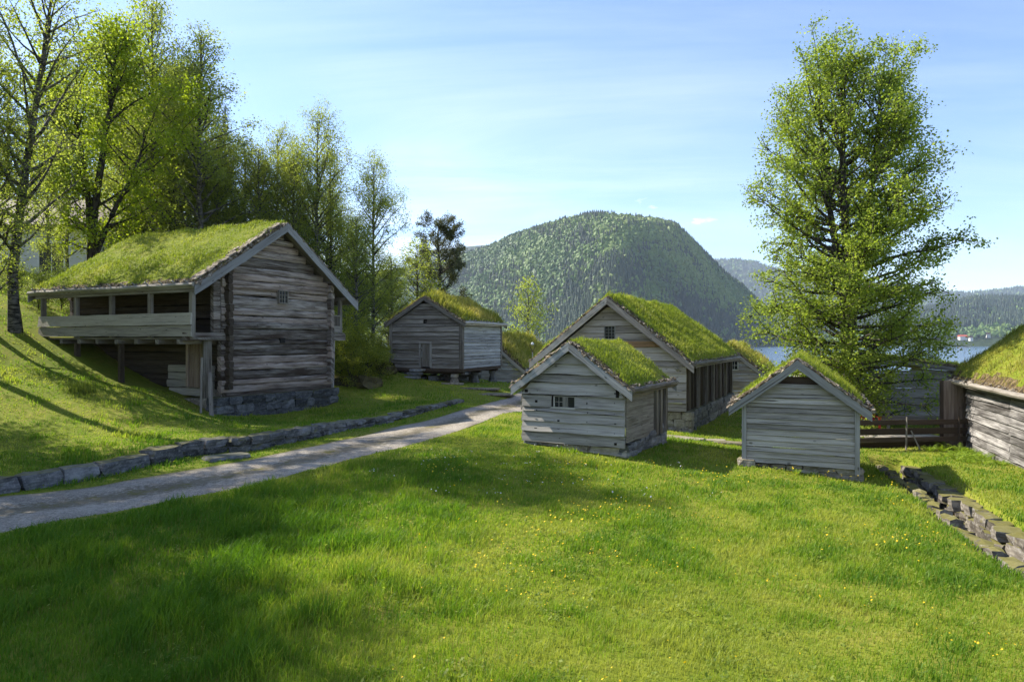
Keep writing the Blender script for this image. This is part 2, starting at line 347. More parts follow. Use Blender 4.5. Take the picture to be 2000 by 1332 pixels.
class MB:
    """collects wooden / stone pieces; every piece has its own UV offset (grain along U) and random value"""
    def __init__(s, seed=0):
        s.V = []; s.L = []; s.T = []; s.U = []; s.R = []; s.n = 0; s.rng = np.random.RandomState(seed)
    def add(s, verts, faces, g=(1, 0, 0), rnd=None):
        verts = np.asarray(verts, float); g = np.asarray(g, float); g /= np.linalg.norm(g)
        h = np.array([0, 0, 1.0]) if abs(g[2]) < 0.8 else np.array([1.0, 0, 0])
        a = np.cross(g, h); a /= np.linalg.norm(a); b = np.cross(a, g)
        o = s.rng.rand(2) * 40
        uv = np.stack([verts @ g + o[0], verts @ a + verts @ b + o[1]], 1)
        s.V.append(verts); s.U.append(uv)
        s.R.append(np.full(len(verts), s.rng.rand() if rnd is None else rnd))
        for f in faces: s.L.extend(i + s.n for i in f); s.T.append(len(f))
        s.n += len(verts)
    BOXF = ((0, 3, 2, 1), (4, 5, 6, 7), (0, 1, 5, 4), (1, 2, 6, 5), (2, 3, 7, 6), (3, 0, 4, 7))
    def box(s, lo, hi, g=None, rnd=None):
        x0, y0, z0 = lo; x1, y1, z1 = hi
        v = [(x0, y0, z0), (x1, y0, z0), (x1, y1, z0), (x0, y1, z0), (x0, y0, z1), (x1, y0, z1), (x1, y1, z1), (x0, y1, z1)]
        if g is None:
            d = [x1 - x0, y1 - y0, z1 - z0]; g = [0, 0, 0]; g[int(np.argmax(d))] = 1
        s.add(v, MB.BOXF, g, rnd)
    def bar(s, p0, p1, w, h, up=(0, 0, 1), rnd=None):
        p0 = np.asarray(p0, float); p1 = np.asarray(p1, float); d = p1 - p0; L = np.linalg.norm(d); d /= L
        up = np.asarray(up, float); a = np.cross(d, up)
        if np.linalg.norm(a) < 1e-4: a = np.cross(d, (1, 0, 0))
        a /= np.linalg.norm(a); b = np.cross(a, d)
        v = [p0 - a * w / 2 - b * h / 2, p0 + a * w / 2 - b * h / 2, p0 + a * w / 2 + b * h / 2, p0 - a * w / 2 + b * h / 2]
        v += [q + d * L for q in v]
        s.add(v, ((0, 1, 2, 3), (7, 6, 5, 4), (0, 4, 5, 1), (1, 5, 6, 2), (2, 6, 7, 3), (3, 7, 4, 0)), d, rnd)
    def tube(s, pts, rad, n=8, rnd=None, flat=1.0):
        pts = np.asarray(pts, float); k = len(pts); rad = np.broadcast_to(rad, (k,))
        V = []
        for i in range(k):
            d = pts[min(i + 1, k - 1)] - pts[max(i - 1, 0)]; d /= np.linalg.norm(d)
            h = np.array([0, 0, 1.0]) if abs(d[2]) < 0.9 else np.array([1.0, 0, 0])
            a = np.cross(d, h); a /= np.linalg.norm(a); b = np.cross(a, d)
            for j in range(n):
                t = 2 * math.pi * (j + 0.5) / n
                V.append(pts[i] + a * math.cos(t) * rad[i] * flat + b * math.sin(t) * rad[i])
        F = [tuple(range(n))[::-1], tuple(range((k - 1) * n, k * n))]
        for i in range(k - 1):
            for j in range(n):
                F.append((i * n + j, i * n + (j + 1) % n, (i + 1) * n + (j + 1) % n, (i + 1) * n + j))
        s.add(V, F, pts[-1] - pts[0], rnd)
    def clap(s, o, ux, un, xb0, xb1, xt0, xt1, z0, z1, t=0.022, tilt=0.022, wob=0.006, rnd=None):
        tilt = tilt * 1.6 + 0.006 if tilt > 0.01 else tilt
        """one lapped board of a wall: o + ux*x + z, un = outward; trapezoid when the ends follow a roof"""
        o = np.asarray(o, float); ux = np.asarray(ux, float); un = np.asarray(un, float)
        L = max(xb1 - xb0, xt1 - xt0)
        if L < 0.03: return
        k = max(2, int(L / 0.25)); V = []
        w0 = s.rng.randn(k + 1) * wob; w0 = np.convolve(np.pad(w0, 1, 'edge'), [0.25, 0.5, 0.25], 'valid')
        sag = s.rng.randn() * 0.008; gap = 0.007 + 0.006 * s.rng.rand(); wt = np.convolve(np.pad(s.rng.randn(k + 1) * wob, 1, 'edge'), [0.25, 0.5, 0.25], 'valid')
        tl = tilt * (0.8 + 0.5 * s.rng.rand())
        for i in range(k + 1):
            f = i / k; b = xb0 + (xb1 - xb0) * f; a = xt0 + (xt1 - xt0) * f
            dz = w0[i] + sag * (f - 0.5)
            V += [o + ux * b + np.array([0, 0, z0 + dz]), o + ux * b + un * (t + tl) + np.array([0, 0, z0 + dz]),
                  o + ux * a + un * t + np.array([0, 0, z1 - gap + 0.6 * wt[i]]), o + ux * a + np.array([0, 0, z1 - gap + 0.6 * wt[i]])]
        F = [(0, 1, 2, 3), (4 * k + 3, 4 * k + 2, 4 * k + 1, 4 * k)]
        for i in range(k):
            for j in range(4):
                F.append((4 * i + j, 4 * i + (j + 1) % 4, 4 * i + 4 + (j + 1) % 4, 4 * i + 4 + j)[::-1])
        s.add(V, F, ux, rnd)
    def stone(s, c, size, rz=0.0, jit=0.12, rnd=None):
        c = np.asarray(c, float); size = np.asarray(size, float); idx = {}; V = []
        for i in range(4):
            for j in range(3):
                for k in range(3):
                    if i in (0, 3) or j in (0, 2) or k in (0, 2):
                        p = np.array([i / 1.5 - 1, j - 1, k - 1.0])
                        m = np.abs(p).sum()
                        q = p * (1.0 - 0.07 * max(0, m - 1.6)) + s.rng.randn(3) * jit * np.array([0.5, 0.7, 0.7])
                        idx[(i, j, k)] = len(V); V.append(q * size / 2)
        V = np.array(V); ca, sa = math.cos(rz), math.sin(rz)
        V = np.stack([V[:, 0] * ca - V[:, 1] * sa, V[:, 0] * sa + V[:, 1] * ca, V[:, 2]], 1) + c
        F = []
        for j in range(2):
            for k in range(2):
                F.append((idx[0, j, k], idx[0, j, k + 1], idx[0, j + 1, k + 1], idx[0, j + 1, k]))
                F.append((idx[3, j, k], idx[3, j + 1, k], idx[3, j + 1, k + 1], idx[3, j, k + 1]))
        for i in range(3):
            for k in range(2):
                F.append((idx[i, 0, k], idx[i + 1, 0, k], idx[i + 1, 0, k + 1], idx[i, 0, k + 1]))
                F.append((idx[i, 2, k], idx[i, 2, k + 1], idx[i + 1, 2, k + 1], idx[i + 1, 2, k]))
            for j in range(2):
                F.append((idx[i, j, 0], idx[i, j + 1, 0], idx[i + 1, j + 1, 0], idx[i + 1, j, 0]))
                F.append((idx[i, j, 2], idx[i + 1, j, 2], idx[i + 1, j + 1, 2], idx[i, j + 1, 2]))
        s.add(V, F, (ca, sa, 0), rnd)
    def build(s, name, mat, parent=None, smooth=False):
        if s.n == 0: return None
        me = np_mesh(name, np.concatenate(s.V), s.L, s.T, mat, np.concatenate(s.R), np.concatenate(s.U), smooth)
        return obj(name, me, parent)

def smooth01(a, b, x):
    t = np.clip((x - a) / (b - a), 0, 1); return t * t * (3 - 2 * t)
class VNoise:
    """cheap smooth value noise, vectorised"""
    def __init__(s, seed): s.t = np.random.RandomState(seed).rand(256, 256)
    def __call__(s, x, y):
        xi = np.floor(x).astype(int); yi = np.floor(y).astype(int); fx = x - xi; fy = y - yi
        fx = fx * fx * (3 - 2 * fx); fy = fy * fy * (3 - 2 * fy); t = s.t
        a = t[xi & 255, yi & 255]; b = t[(xi + 1) & 255, yi & 255]; c = t[xi & 255, (yi + 1) & 255]; d = t[(xi + 1) & 255, (yi + 1) & 255]
        return (a * (1 - fx) + b * fx) * (1 - fy) + (c * (1 - fx) + d * fx) * fy
    def fbm(s, x, y, o=4):
        v = 0; a = 0.5
        for i in range(o): v = v + a * s(x * 2 ** i + 17.3 * i, y * 2 ** i + 9.1 * i); a *= 0.5
        return v / (1 - 0.5 ** o)
VN = VNoise(3); VN2 = VNoise(11)

# ------------------------------------------------------------------ terrain
CP = np.array([
 (-6, 4, -2.95), (-4.5, 6, -3.0), (0, 6, -3.0), (4.5, 6, -3.05), (8, 6, -3.1), (0, 0, -3.1), (-6, 0, -3.0), (6, 0, -3.2), (-12, 6, -3.0),
 (-8.2, 10.9, -3.0), (-10, 13.1, -2.97), (-4.5, 15.3, -2.86), (-1.8, 20, -2.68), (-0.7, 25, -2.56), (0.0, 30, -2.5),
 (0, 10, -3.0), (0, 14, -2.85), (3, 12, -3.04), (5, 10, -3.1), (-3.5, 12, -2.95),
 (0.3, 17.5, -2.62), (2.7, 16, -2.86), (4.2, 19.3, -2.86),
 (5.4, 16.1, -2.95), (7.6, 15, -3.14), (9, 17, -3.32), (7, 19, -3.05),
 (0.8, 26, -2.7), (6, 24, -3.25), (10.8, 33, -3.3), (5, 21, -2.98), (8, 27, -3.3),
 (13.1, 17.5, -3.27), (14.8, 22.2, -3.5), (11, 19, -3.4), (10, 14, -3.18), (9, 10, -3.12), (12, 12, -3.12), (15, 8, -3.1), (18, 20, -3.4), (12, 26, -3.35), (16, 28, -3.2),
 (-10.5, 14.4, -2.98), (-7.8, 17.6, -2.92), (-9.6, 23.2, -2.96), (-7.1, 27.5, -2.92), (-12.2, 22.6, -2.05), (-14, 24, -1.74), (-16.7, 25, -0.75), (-19.5, 26, 0.45), (-21, 28, 1.3),
 (-14, 18, -2.35), (-18, 18, -1.5), (-16, 14, -2.6), (-22, 14, -1.6), (-5.3, 21.5, -2.85), (-4.0, 27, -2.7), (-5, 30, -2.35),
 (-2.4, 32.8, -2.12), (-4.2, 33.6, -1.98), (-6.2, 34.2, -1.50), (-3.5, 37, -2.1), (0, 37, -2.3), (-8, 33, -1.5), (-10, 32, -1.6),
 (-25, 35, 3.1), (-30, 28, 3.6), (-35, 40, 5.5), (-15, 38, 1.1), (-10, 45, 0.0), (-22, 50, 4.0), (0, 48, -3.0), (12, 44, -3.8), (25, 40, -4.0), (25, 25, -3.6), (25, 10, -3.2), (-25, 5, -1.6), (-16, 32, 0.5)], float)
def tps_fit(P):
    n = len(P); d = np.linalg.norm(P[:, None, :2] - P[None, :, :2], axis=2)
    K = np.where(d > 0, d * d * np.log(d + 1e-12), 0) + np.eye(n) * 0.6
    A = np.zeros((n + 3, n + 3)); A[:n, :n] = K; A[:n, n] = 1; A[:n, n + 1:] = P[:, :2]; A[n, :n] = 1; A[n + 1:, :n] = P[:, :2].T
    return np.linalg.solve(A, np.r_[P[:, 2], 0, 0, 0])
TW = tps_fit(CP)
WALL = np.array([(-13.2, 9.0), (-11.6, 11.0), (-9.95, 13.2), (-9.0, 15.0), (-7.83, 17.4), (-6.8, 18.3), (-5.64, 20.9), (-4.24, 23.7), (-3.0, 26.3), (-2.0, 28.6)])
WSTEP = np.array([0.29, 0.29, 0.29, 0.30, 0.34, 0.36, 0.36, 0.28, 0.2, 0.08])
DITCH = np.array([(6.9, 7.0), (7.5, 10.0), (8.25, 12.5), (9.45, 15.9), (10.4, 18.6), (11.3, 21.0)])
def poly_dist(x, y, P, val=None):
    """signed distance to a polyline (left positive) and interpolated value"""
    best = np.full(x.shape, 1e9); sg = np.zeros(x.shape); vv = np.zeros(x.shape)
    for i in range(len(P) - 1):
        a, b = P[i], P[i + 1]; d = b - a; L2 = d @ d
        t = ((x - a[0]) * d[0] + (y - a[1]) * d[1]) / L2; tc_ = np.clip(t, 0, 1)
        qx = x - a[0] - tc_ * d[0]; qy = y - a[1] - tc_ * d[1]; r = np.hypot(qx, qy)
        m = r < best; best = np.where(m, r, best)
        sg = np.where(m, np.sign(d[0] * qy - d[1] * qx), sg)
        if val is not None: vv = np.where(m, val[i] + (val[i + 1] - val[i]) * tc_, vv)
    return best * sg, vv
def pix(px, py, z):
    Y = -z * FPX / (py - 668.0); return ((px - 1000) / FPX * Y, Y)
RU = [pix(-330, 1015, -3.0), pix(-150, 990, -3.0), pix(0, 970, -2.97), pix(150, 950, -2.95), pix(300, 925, -2.92), pix(480, 895, -2.87), pix(620, 866, -2.8), pix(760, 836, -2.72), pix(880, 806, -2.6), pix(955, 786, -2.54), (0.0, 30.5), (1.0, 36.0), (1.5, 44)]
RL = [pix(-330, 1110, -3.0), pix(-150, 1066, -3.0), pix(0, 1038, -3.0), pix(190, 1006, -3.0), pix(340, 978, -2.97), pix(500, 945, -2.93), pix(607, 919, -2.87), pix(760, 885, -2.77), pix(870, 852, -2.68), pix(960, 817, -2.6), (0.55, 26.2), (3.2, 36.0), (4.5, 44)]
def resample(P, n):
    P = np.array(P); d = np.r_[0, np.cumsum(np.hypot(*np.diff(P, axis=0).T))]
    t = np.linspace(0, d[-1], n); 
    Q = np.stack([np.interp(t, d, P[:, 0]), np.interp(t, d, P[:, 1])], 1)
    for _ in range(6): Q[1:-1] = (Q[:-2] + 2 * Q[1:-1] + Q[2:]) / 4
    return Q
NR = 260
def par(P, n):      # resample by control index so both edges stay paired
    P = np.array(P); t = np.linspace(0, len(P) - 1, n)
    Q = np.stack([np.interp(t, np.arange(len(P)), P[:, 0]), np.interp(t, np.arange(len(P)), P[:, 1])], 1)
    for _ in range(60): Q[1:-1] = (Q[:-2] + 2 * Q[1:-1] + Q[2:]) / 4
    return Q
RUa, RLa = par(RU, NR), par(RL, NR)
RC = (RUa + RLa) / 2; RWD = np.hypot(*(RUa - RLa).T) / 2
def road_in(x, y):
    """>0 inside the road (metres from its edge)"""
    out = np.full(x.shape, -9.0)
    st = 4
    d, w = poly_dist(x, y, RC[::st], RWD[::st])
    dv = RUa[::st] - RLa[::st]
    return w * 0 + (perp_half(x, y) - np.abs(d))
_dir = np.gradient(RC, axis=0); _dir /= np.linalg.norm(_dir, axis=1)[:, None]
_nrm = np.stack([-_dir[:, 1], _dir[:, 0]], 1)
PH = np.abs(((RUa - RLa) * _nrm).sum(1)) / 2
def perp_half(x, y):
    _, w = poly_dist(x, y, RC[::4], PH[::4]); return w
def G(x, y, raw=False):
    x = np.asarray(x, float); y = np.asarray(y, float); shp = x.shape; x = x.ravel(); y = y.ravel()
    near = smooth01(44, 30, np.abs(x)) * smooth01(62, 46, y) * smooth01(-16, -4, y)
    far = -3.1 - np.clip((y - 36) * 0.17, 0, 11.5) + 0.27 * np.clip(-x - 15, 0, 90) * smooth01(420, 150, y) - 0.05 * np.clip(x - 15, 0, 60)
    z = far.copy()
    m = near > 0
    if m.any():
        xm, ym = x[m], y[m]
        d = np.hypot(xm[:, None] - CP[None, :, 0], ym[:, None] - CP[None, :, 1])
        K = np.where(d > 0, d * d * np.log(d + 1e-12), 0)
        n = len(CP); t = K @ TW[:n] + TW[n] + TW[n + 1] * xm + TW[n + 2] * ym
        sd, h = poly_dist(xm, ym, WALL, WSTEP)
        t = t + h * smooth01(0.05, 0.3, sd) * smooth01(31, 28, ym) * smooth01(-40, -30, xm)
        t = t + (VN.fbm(xm * 0.6, ym * 0.6, 3) - 0.5) * 0.14
        dd, _ = poly_dist(xm, ym, DITCH)
        t = t - 0.60 * smooth01(0.56, 0.42, np.abs(dd)) * smooth01(20.2, 19.4, ym) + 0.10 * smooth01(0.0, -0.5, dd) * smooth01(-3.0, -1.0, dd) * smooth01(20, 17, ym)
        if not raw:
            t = t - 0.05 * smooth01(-0.02, 0.12, road_in(xm, ym))
        z[m] = far[m] * (1 - near[m]) + t * near[m]
    return z.reshape(shp)
def g1(x, y, raw=False): return float(G(np.array([x]), np.array([y]), raw)[0])

def spaced(fine_lo, fine_hi, step, lo, hi):
    a = list(np.arange(fine_lo, fine_hi + 1e-6, step)); s = step
    v = fine_hi
    while v < hi: s *= 1.22; v += s; a.append(min(v, hi))
    s = step; v = fine_lo
    while v > lo: s *= 1.22; v -= s; a.insert(0, max(v, lo))
    return np.array(a)
gx = spaced(-24, 17, 0.16, -5000, 5000); gy = spaced(4, 36, 0.16, -400, 7000)
XX, YY = np.meshgrid(gx, gy); ZZ = G(XX, YY)
def grid_loops(ny, nx):
    i = np.arange(ny - 1)[:, None] * nx + np.arange(nx - 1)[None, :]
    q = np.stack([i, i + 1, i + 1 + nx, i + nx], -1).reshape(-1, 4)
    return q.ravel(), np.full(len(q), 4)
l, t = grid_loops(len(gy), len(gx))
ground = put(obj('ground', np_mesh('ground', np.stack([XX, YY, ZZ], -1), l, t, M['ground'], smooth=True)), kind='structure')
NW = 14
f = np.linspace(0, 1, NW)[None, :, None]
RP = RLa[:, None] * (1 - f) + RUa[:, None] * f
RZ = G(RP[..., 0], RP[..., 1], True) + 0.012 * np.sin(f[..., 0] * math.pi * 2.2) ** 2 - 0.03 * (np.abs(f[..., 0] - 0.5) > 0.47)
l, t = grid_loops(NR, NW)
ruv = np.stack([np.repeat(np.arange(NR)[:, None] * 0.2, NW, 1), np.repeat(f[..., 0], NR, 0)], -1).reshape(-1, 2)
road = put(obj('road', np_mesh('road', np.concatenate([RP, RZ[..., None]], -1), l, t, M['road'], uv=ruv, smooth=True)), kind='structure')
lk = np.array([(-5000, 40, -10), (5000, 40, -10), (5000, 6900, -10), (-5000, 6900, -10)], float)
lake = put(obj('lake', np_mesh('lake', lk, [0, 1, 2, 3], [4], M['water'])), kind='structure')
lake.location.z = 0
# ------------------------------------------------------------------ grass blades
def blade_mesh(name, P, H, Wd, rng, mat, lean=0.45, up=None, rnd=None, wind=(0.25, -0.1)):
    n = len(P); az = rng.rand(n) * 2 * math.pi
    side = np.stack([np.cos(az), np.sin(az), np.zeros(n)], 1)
    la = rng.rand(n) * 2 * math.pi; ll = (rng.rand(n) ** 0.7) * lean
    ld = np.stack([np.cos(la) * ll + wind[0] * lean, np.sin(la) * ll + wind[1] * lean, np.zeros(n)], 1)
    u = np.tile([0, 0, 1.0], (n, 1)) if up is None else up
    H = H[:, None]; w = Wd[:, None]
    base0 = P - side * w / 2; base1 = P + side * w / 2
    midc = P + u * H * 0.55 + ld * H * 0.28
    tip = P + u * H * (1.0 - 0.25 * ll[:, None]) + ld * H * 1.0
    V = np.stack([base0, base1, midc + side * w * 0.42, midc - side * w * 0.42, tip], 1).reshape(-1, 3)
    i = np.arange(n)[:, None] * 5
    loops = np.concatenate([i, i + 1, i + 2, i + 3, i + 3, i + 2, i + 4], 1).ravel()
    totals = np.tile([4, 3], n)
    r = np.repeat(rng.rand(n) if rnd is None else rnd, 5)
    return np_mesh(name, V, loops, totals, mat, r)

# ------------------------------------------------------------------ building kit
FOOT = []          # (ox, oy, cos, sin, x0, x1, y0, y1): ground no grass grows on
class House:
    def __init__(s, name, label, cat, O, d, zb, seed=0, group=None):
        d = Vector(d).normalized(); s.O = O; s.d = d; s.zb = zb; s.seed = seed
        s.rng = np.random.RandomState(seed + 100)
        s.root = thing(name, label, cat, (O[0], O[1], zb), math.atan2(d.y, d.x), group)
    def mb(s):
        s.seed += 1; return MB(s.seed)
    def each(s, name, mat, boxes, parent=None):
        for lo, hi in boxes:
            m = s.mb(); m.box(lo, hi); s.put(m, name, mat, parent)
    def put(s, mb, name, mat, parent=None, smooth=False):
        for i, v in enumerate(mb.V): mb.V[i] = v - np.array([0, 0, s.zb])
        o = mb.build(name, mat, parent or s.root, smooth)
        return o
    def world(s, x, y): return (s.O[0] + s.d.x * x - s.d.y * y, s.O[1] + s.d.y * x + s.d.x * y)
    def foot(s, x0, x1, y0, y1): FOOT.append((s.O[0], s.O[1], s.d.x, s.d.y, x0, x1, y0, y1))
    def ground(s, x, y): return g1(*s.world(x, y))
    # gable outline --------------------------------------------------
    def outline(s, x0, z0, xa, za, x1, z1): s.x0, s.z0, s.xa, s.za, s.x1, s.z1 = x0, z0, xa, za, x1, z1
    def rz(s, x):
        return s.z0 + (s.za - s.z0) * (x - s.x0) / (s.xa - s.x0) if x < s.xa else s.z1 + (s.za - s.z1) * (s.x1 - x) / (s.x1 - s.xa)
    def lim(s, z, xl, xr, drop):
        z = z + drop
        l = s.x0 + (z - s.z0) / (s.za - s.z0) * (s.xa - s.x0); r = s.x1 - (z - s.z1) / (s.za - s.z1) * (s.x1 - s.xa)
        return max(xl, min(l, s.xa)), min(xr, max(r, s.xa))
    def courses(s, z0, z1, h, snaps=()):
        zs = [z0]
        while zs[-1] < z1 - h * 0.4:
            nz = zs[-1] + h * (1 + 0.18 * s.rng.randn())
            for q in snaps:
                if abs(nz - q) < h * 0.5 and q > zs[-1] + h * 0.3: nz = q
            zs.append(min(nz, z1))
        return zs
    def gable_wall(s, mb, xl, xr, y, zbot, h, front=True, openings=(), ztop=None, drop=0.14, t=0.022, tilt=0.022, wob=0.006, tint=None):
        un = (0, -1, 0) if front else (0, 1, 0)
        zt = min(ztop, s.za - drop) if ztop is not None else s.za - drop
        zs = s.courses(zbot, zt, h, [q for o in openings for q in (o[2], o[3])])
        for a, b in zip(zs[:-1], zs[1:]):
            l0, r0 = s.lim(a, xl, xr, drop); l1, r1 = s.lim(b, xl, xr, drop)
            segs = [(l0, r0, l1, r1)]
            for (oa, ob, oz0, oz1) in openings:
                if b > oz0 + 0.02 and a < oz1 - 0.02:
                    n = []
                    for (p0, p1, q0, q1) in segs:
                        if p0 < oa and p1 > ob: n += [(p0, oa, q0, oa), (ob, p1, ob, q1)]
                        else: n.append((p0, p1, q0, q1))
                    segs = n
            for (p0, p1, q0, q1) in segs:
                mb.clap((0, y, 0), (1, 0, 0), un, p0, p1, q0, q1, a, b, t, tilt, wob, None if tint is None else tint((a + b) / 2))
    def side_wall(s, mb, x, ya, yb, zbot, ztop, h, right=True, t=0.022, tilt=0.022, wob=0.006):
        un = (1, 0, 0) if right else (-1, 0, 0)
        zs = s.courses(zbot, ztop, h)
        for a, b in zip(zs[:-1], zs[1:]):
            L = yb - ya
            if L > 4.5:
                c = ya + L * (0.3 + 0.4 * s.rng.rand())
                mb.clap((x, 0, 0), (0, 1, 0), un, ya, c - 0.004, ya, c - 0.004, a, b, t, tilt, wob); mb.clap((x, 0, 0), (0, 1, 0), un, c, yb, c, yb, a, b, t, tilt, wob)
            else: mb.clap((x, 0, 0), (0, 1, 0), un, ya, yb, ya, yb, a, b, t, tilt, wob)
    def window(s, xa, xb, za, zb, y, nx=2, nz=2, fw=0.035, mat='board_grey', sill=False, name='window', depth=0.05, back=0.06):
        m = s.mb()
        m.box((xa - fw, y - depth, za - fw), (xa, y + back, zb + fw)); m.box((xb, y - depth, za - fw), (xb + fw, y + back, zb + fw))
        m.box((xa, y - depth + 0.002, za - fw), (xb, y + back - 0.002, za)); m.box((xa, y - depth + 0.002, zb), (xb, y + back - 0.002, zb + fw))
        for i in range(1, nx):
            c = xa + (xb - xa) * i / nx; m.box((c - 0.008, y - 0.005, za), (c + 0.008, y + 0.02, zb))
        for i in range(1, nz):
            c = za + (zb - za) * i / nz; m.box((xa, y - 0.003, c - 0.008), (xb, y + 0.018, c + 0.008))
        w = s.put(m, name, M[mat])
        p = s.mb(); p.box((xa, y + 0.03, za), (xb, y + 0.04, zb)); s.put(p, 'pane', M['glass'], w)
        if sill:
            p = s.mb(); p.box((xa - 0.08, y - depth - 0.05, za - fw - 0.05), (xb + 0.08, y - 0.02, za - fw - 0.003)); s.put(p, 'sill', M[mat], w)
        return w
    def foundation(s, segs, mat='stone', name='stone_foundation', course=0.24, depth=0.5, ln=0.6):
        for (p0, p1, zt0, zt1, zb0, zb1) in segs:
            m = s.mb()
            p0 = np.array(p0, float); p1 = np.array(p1, float); L = np.linalg.norm(p1 - p0); d = (p1 - p0) / L; an = math.atan2(d[1], d[0])
            n = max(1, int(round((max(zt0 - zb0, zt1 - zb1)) / course)))
            # mortarless rubble: a dark core keeps the joints closed
            inn = np.array([-d[1], d[0]])
            for c in range(n):
                x = -0.05 * s.rng.rand()
                while x < L:
                    w = ln * (0.5 + 0.9 * s.rng.rand()); w = min(w, L - x + 0.06)
                    if w < 0.12: break
                    f = (x + w / 2) / L; zt = zt0 + (zt1 - zt0) * f; zb_ = zb0 + (zb1 - zb0) * f; hh = (zt - zb_) / n
                    q = p0 + d * (x + w / 2) + inn * (depth / 2 + s.rng.randn() * 0.025)
                    m.stone((q[0], q[1], zb_ + hh * (c + 0.5)), (w * 1.02, depth, hh * 1.06), an + s.rng.randn() * 0.03, 0.10)
                    x += w
            s.put(m, name, M[mat], smooth=False)
    # turf roof ------------------------------------------------------
    def turf_roof(s, y0, y1, th=0.15, grass=500, gh=(0.10, 0.26), gmat='turf_grass', barge='board_grey', bh=0.19, under='plank_brown', eave='plank', chips=70, bw=0.012, log=True, back=True, pegs=True, seed=0, bare=0.0, straw=0.0):
        rng = np.random.RandomState(seed + 5); x0, z0, xa, za, x1, z1 = s.x0, s.z0, s.xa, s.za, s.x1, s.z1
        m = s.mb()
        for (xe, ze) in ((x0, z0), (x1, z1)):
            L = math.hypot(xe - xa, ze - za); nx, nz = (ze - za) / L, -(xe - xa) / L
            if nz > 0: nx, nz = -nx, -nz          # pointing down, inside
            k = max(6, int((y1 - y0) / 0.22)); 
            for i in range(k):
                ya = y0 + 0.05 + (y1 - y0 - 0.1) * i / k; yb = y0 + 0.05 + (y1 - y0 - 0.1) * (i + 1) / k - 0.004
                v = []
                for yy in (ya, yb):
                    for (px, pz) in ((xa, za), (xe, ze)):
                        for o in (0.05, 0.09 + 0.006 * (i % 2)):
                            v.append((px + nx * o, yy, pz + nz * o))
                m.add(v, ((0, 1, 3, 2), (4, 6, 7, 5), (0, 4, 5, 1), (2, 3, 7, 6), (1, 5, 7, 3), (0, 2, 6, 4)), (xe - xa, 0, ze - za))
        roof = s.put(m, 'roof', M[under])
        ends = [y0] + ([y1] if back else [])
        for ye in ends:
            for (xe, ze) in ((x0, z0), (x1, z1)):
                m = s.mb(); dx, dz = xe - xa, ze - za; L = math.hypot(dx, dz)
                k = 8; v = []
                sgn = 1 if ye == y0 else -1
                ext = 0.03
                for i in range(k + 1):
                    f = i / k * (1 + ext / L); wv = rng.randn() * 0.006
                    cx = xa + dx * f; cz = za + dz * f - 0.012 * math.sin(f * math.pi)
                    v += [(cx, ye, cz + 0.01 + wv), (cx, ye + sgn * 0.045, cz + 0.01 + wv), (cx, ye + sgn * 0.045, cz - bh * L / abs(dx) * 0.98 + wv), (cx, ye, cz - bh * L / abs(dx) * 0.98 + wv)]
                F = [(0, 1, 2, 3), (4 * k + 3, 4 * k + 2, 4 * k + 1, 4 * k)]
                for i in range(k):
                    for j in range(4): F.append((4 * i + j, 4 * i + 4 + j, 4 * i + 4 + (j + 1) % 4, 4 * i + (j + 1) % 4))
                m.add(v, F, (dx, 0, dz)); s.put(m, 'barge_board', M[barge], roof)
        for (xe, ze, sg) in ((x0, z0, -1), (x1, z1, 1)):
            m = s.mb()
            if log:
                n = 12; pts = [(xe + sg * 0.02 + rng.randn() * 0.006, y0 + 0.05 + (y1 - y0 - 0.1) * i / n, ze + 0.03 + rng.randn() * 0.008) for i in range(n + 1)]
                m.tube(pts, 0.075, 7)
                m.box((xe - 0.02 * sg - 0.02, y0 + 0.06, ze - 0.09), (xe - 0.02 * sg + 0.02, y1 - 0.06, ze - 0.02))
                if pegs:
                    yy = y0 + 0.35
                    while yy < y1 - 0.2:
                        m.bar((xe - sg * 0.12, yy, ze - 0.02), (xe + sg * 0.13, yy + 0.02, ze + 0.17), 0.05, 0.035); yy += 0.62 + 0.1 * rng.rand()
            else:
                m.box((xe - 0.03, y0 + 0.05, ze - 0.05), (xe + 0.03, y1 - 0.05, ze + 0.09))
            s.put(m, 'eave_log', M[eave], roof)
        # turf slab
        ns = max(14, int((x1 - x0) / 0.11)); ny = max(10, int((y1 - y0) / 0.13))
        ss = np.linspace(-1, 1, ns); yy = np.linspace(y0 + 0.015, y1 - 0.015, ny)
        Sg, Yg = np.meshgrid(ss, yy)
        X = np.where(Sg < 0, xa + (xa - x0) * Sg, xa + (x1 - xa) * Sg)
        Zr = np.where(Sg < 0, za + (za - z0) * Sg, za - (za - z1) * Sg)
        ed = np.minimum(np.minimum(Yg - yy[0], yy[-1] - Yg), np.minimum((Sg + 1) * (xa - x0), (1 - Sg) * (x1 - xa)))
        nzv = VN.fbm(X * 1.3 + seed * 7, Yg * 1.3, 4); nz2 = VN2(X * 7 + seed, Yg * 7)
        T = th * (0.30 + 0.70 * smooth01(0.0, 0.28, ed)) + (nzv - 0.5) * 0.13 * smooth01(0, 0.2, ed) + (nz2 - 0.5) * 0.045 - 0.05 * np.exp(-(Sg / 0.06) ** 2)
        jx = np.where(ed < 0.02, (VN2(X * 9 + 3, Yg * 9 + seed) - 0.5) * 0.06, 0)
        Zt = Zr + T
        top = np.stack([X + jx, Yg + jx, Zt - s.zb], -1).reshape(-1, 3); bot = np.stack([X, Yg, Zr - 0.045 - s.zb], -1).reshape(-1, 3)
        l, t_ = grid_loops(ny, ns); N = ns * ny
        ring = list(range(ns)) + [ns * i + ns - 1 for i in range(1, ny)] + [ns * (ny - 1) + i for i in range(ns - 2, -1, -1)] + [ns * i for i in range(ny - 2, 0, -1)]
        lr = []
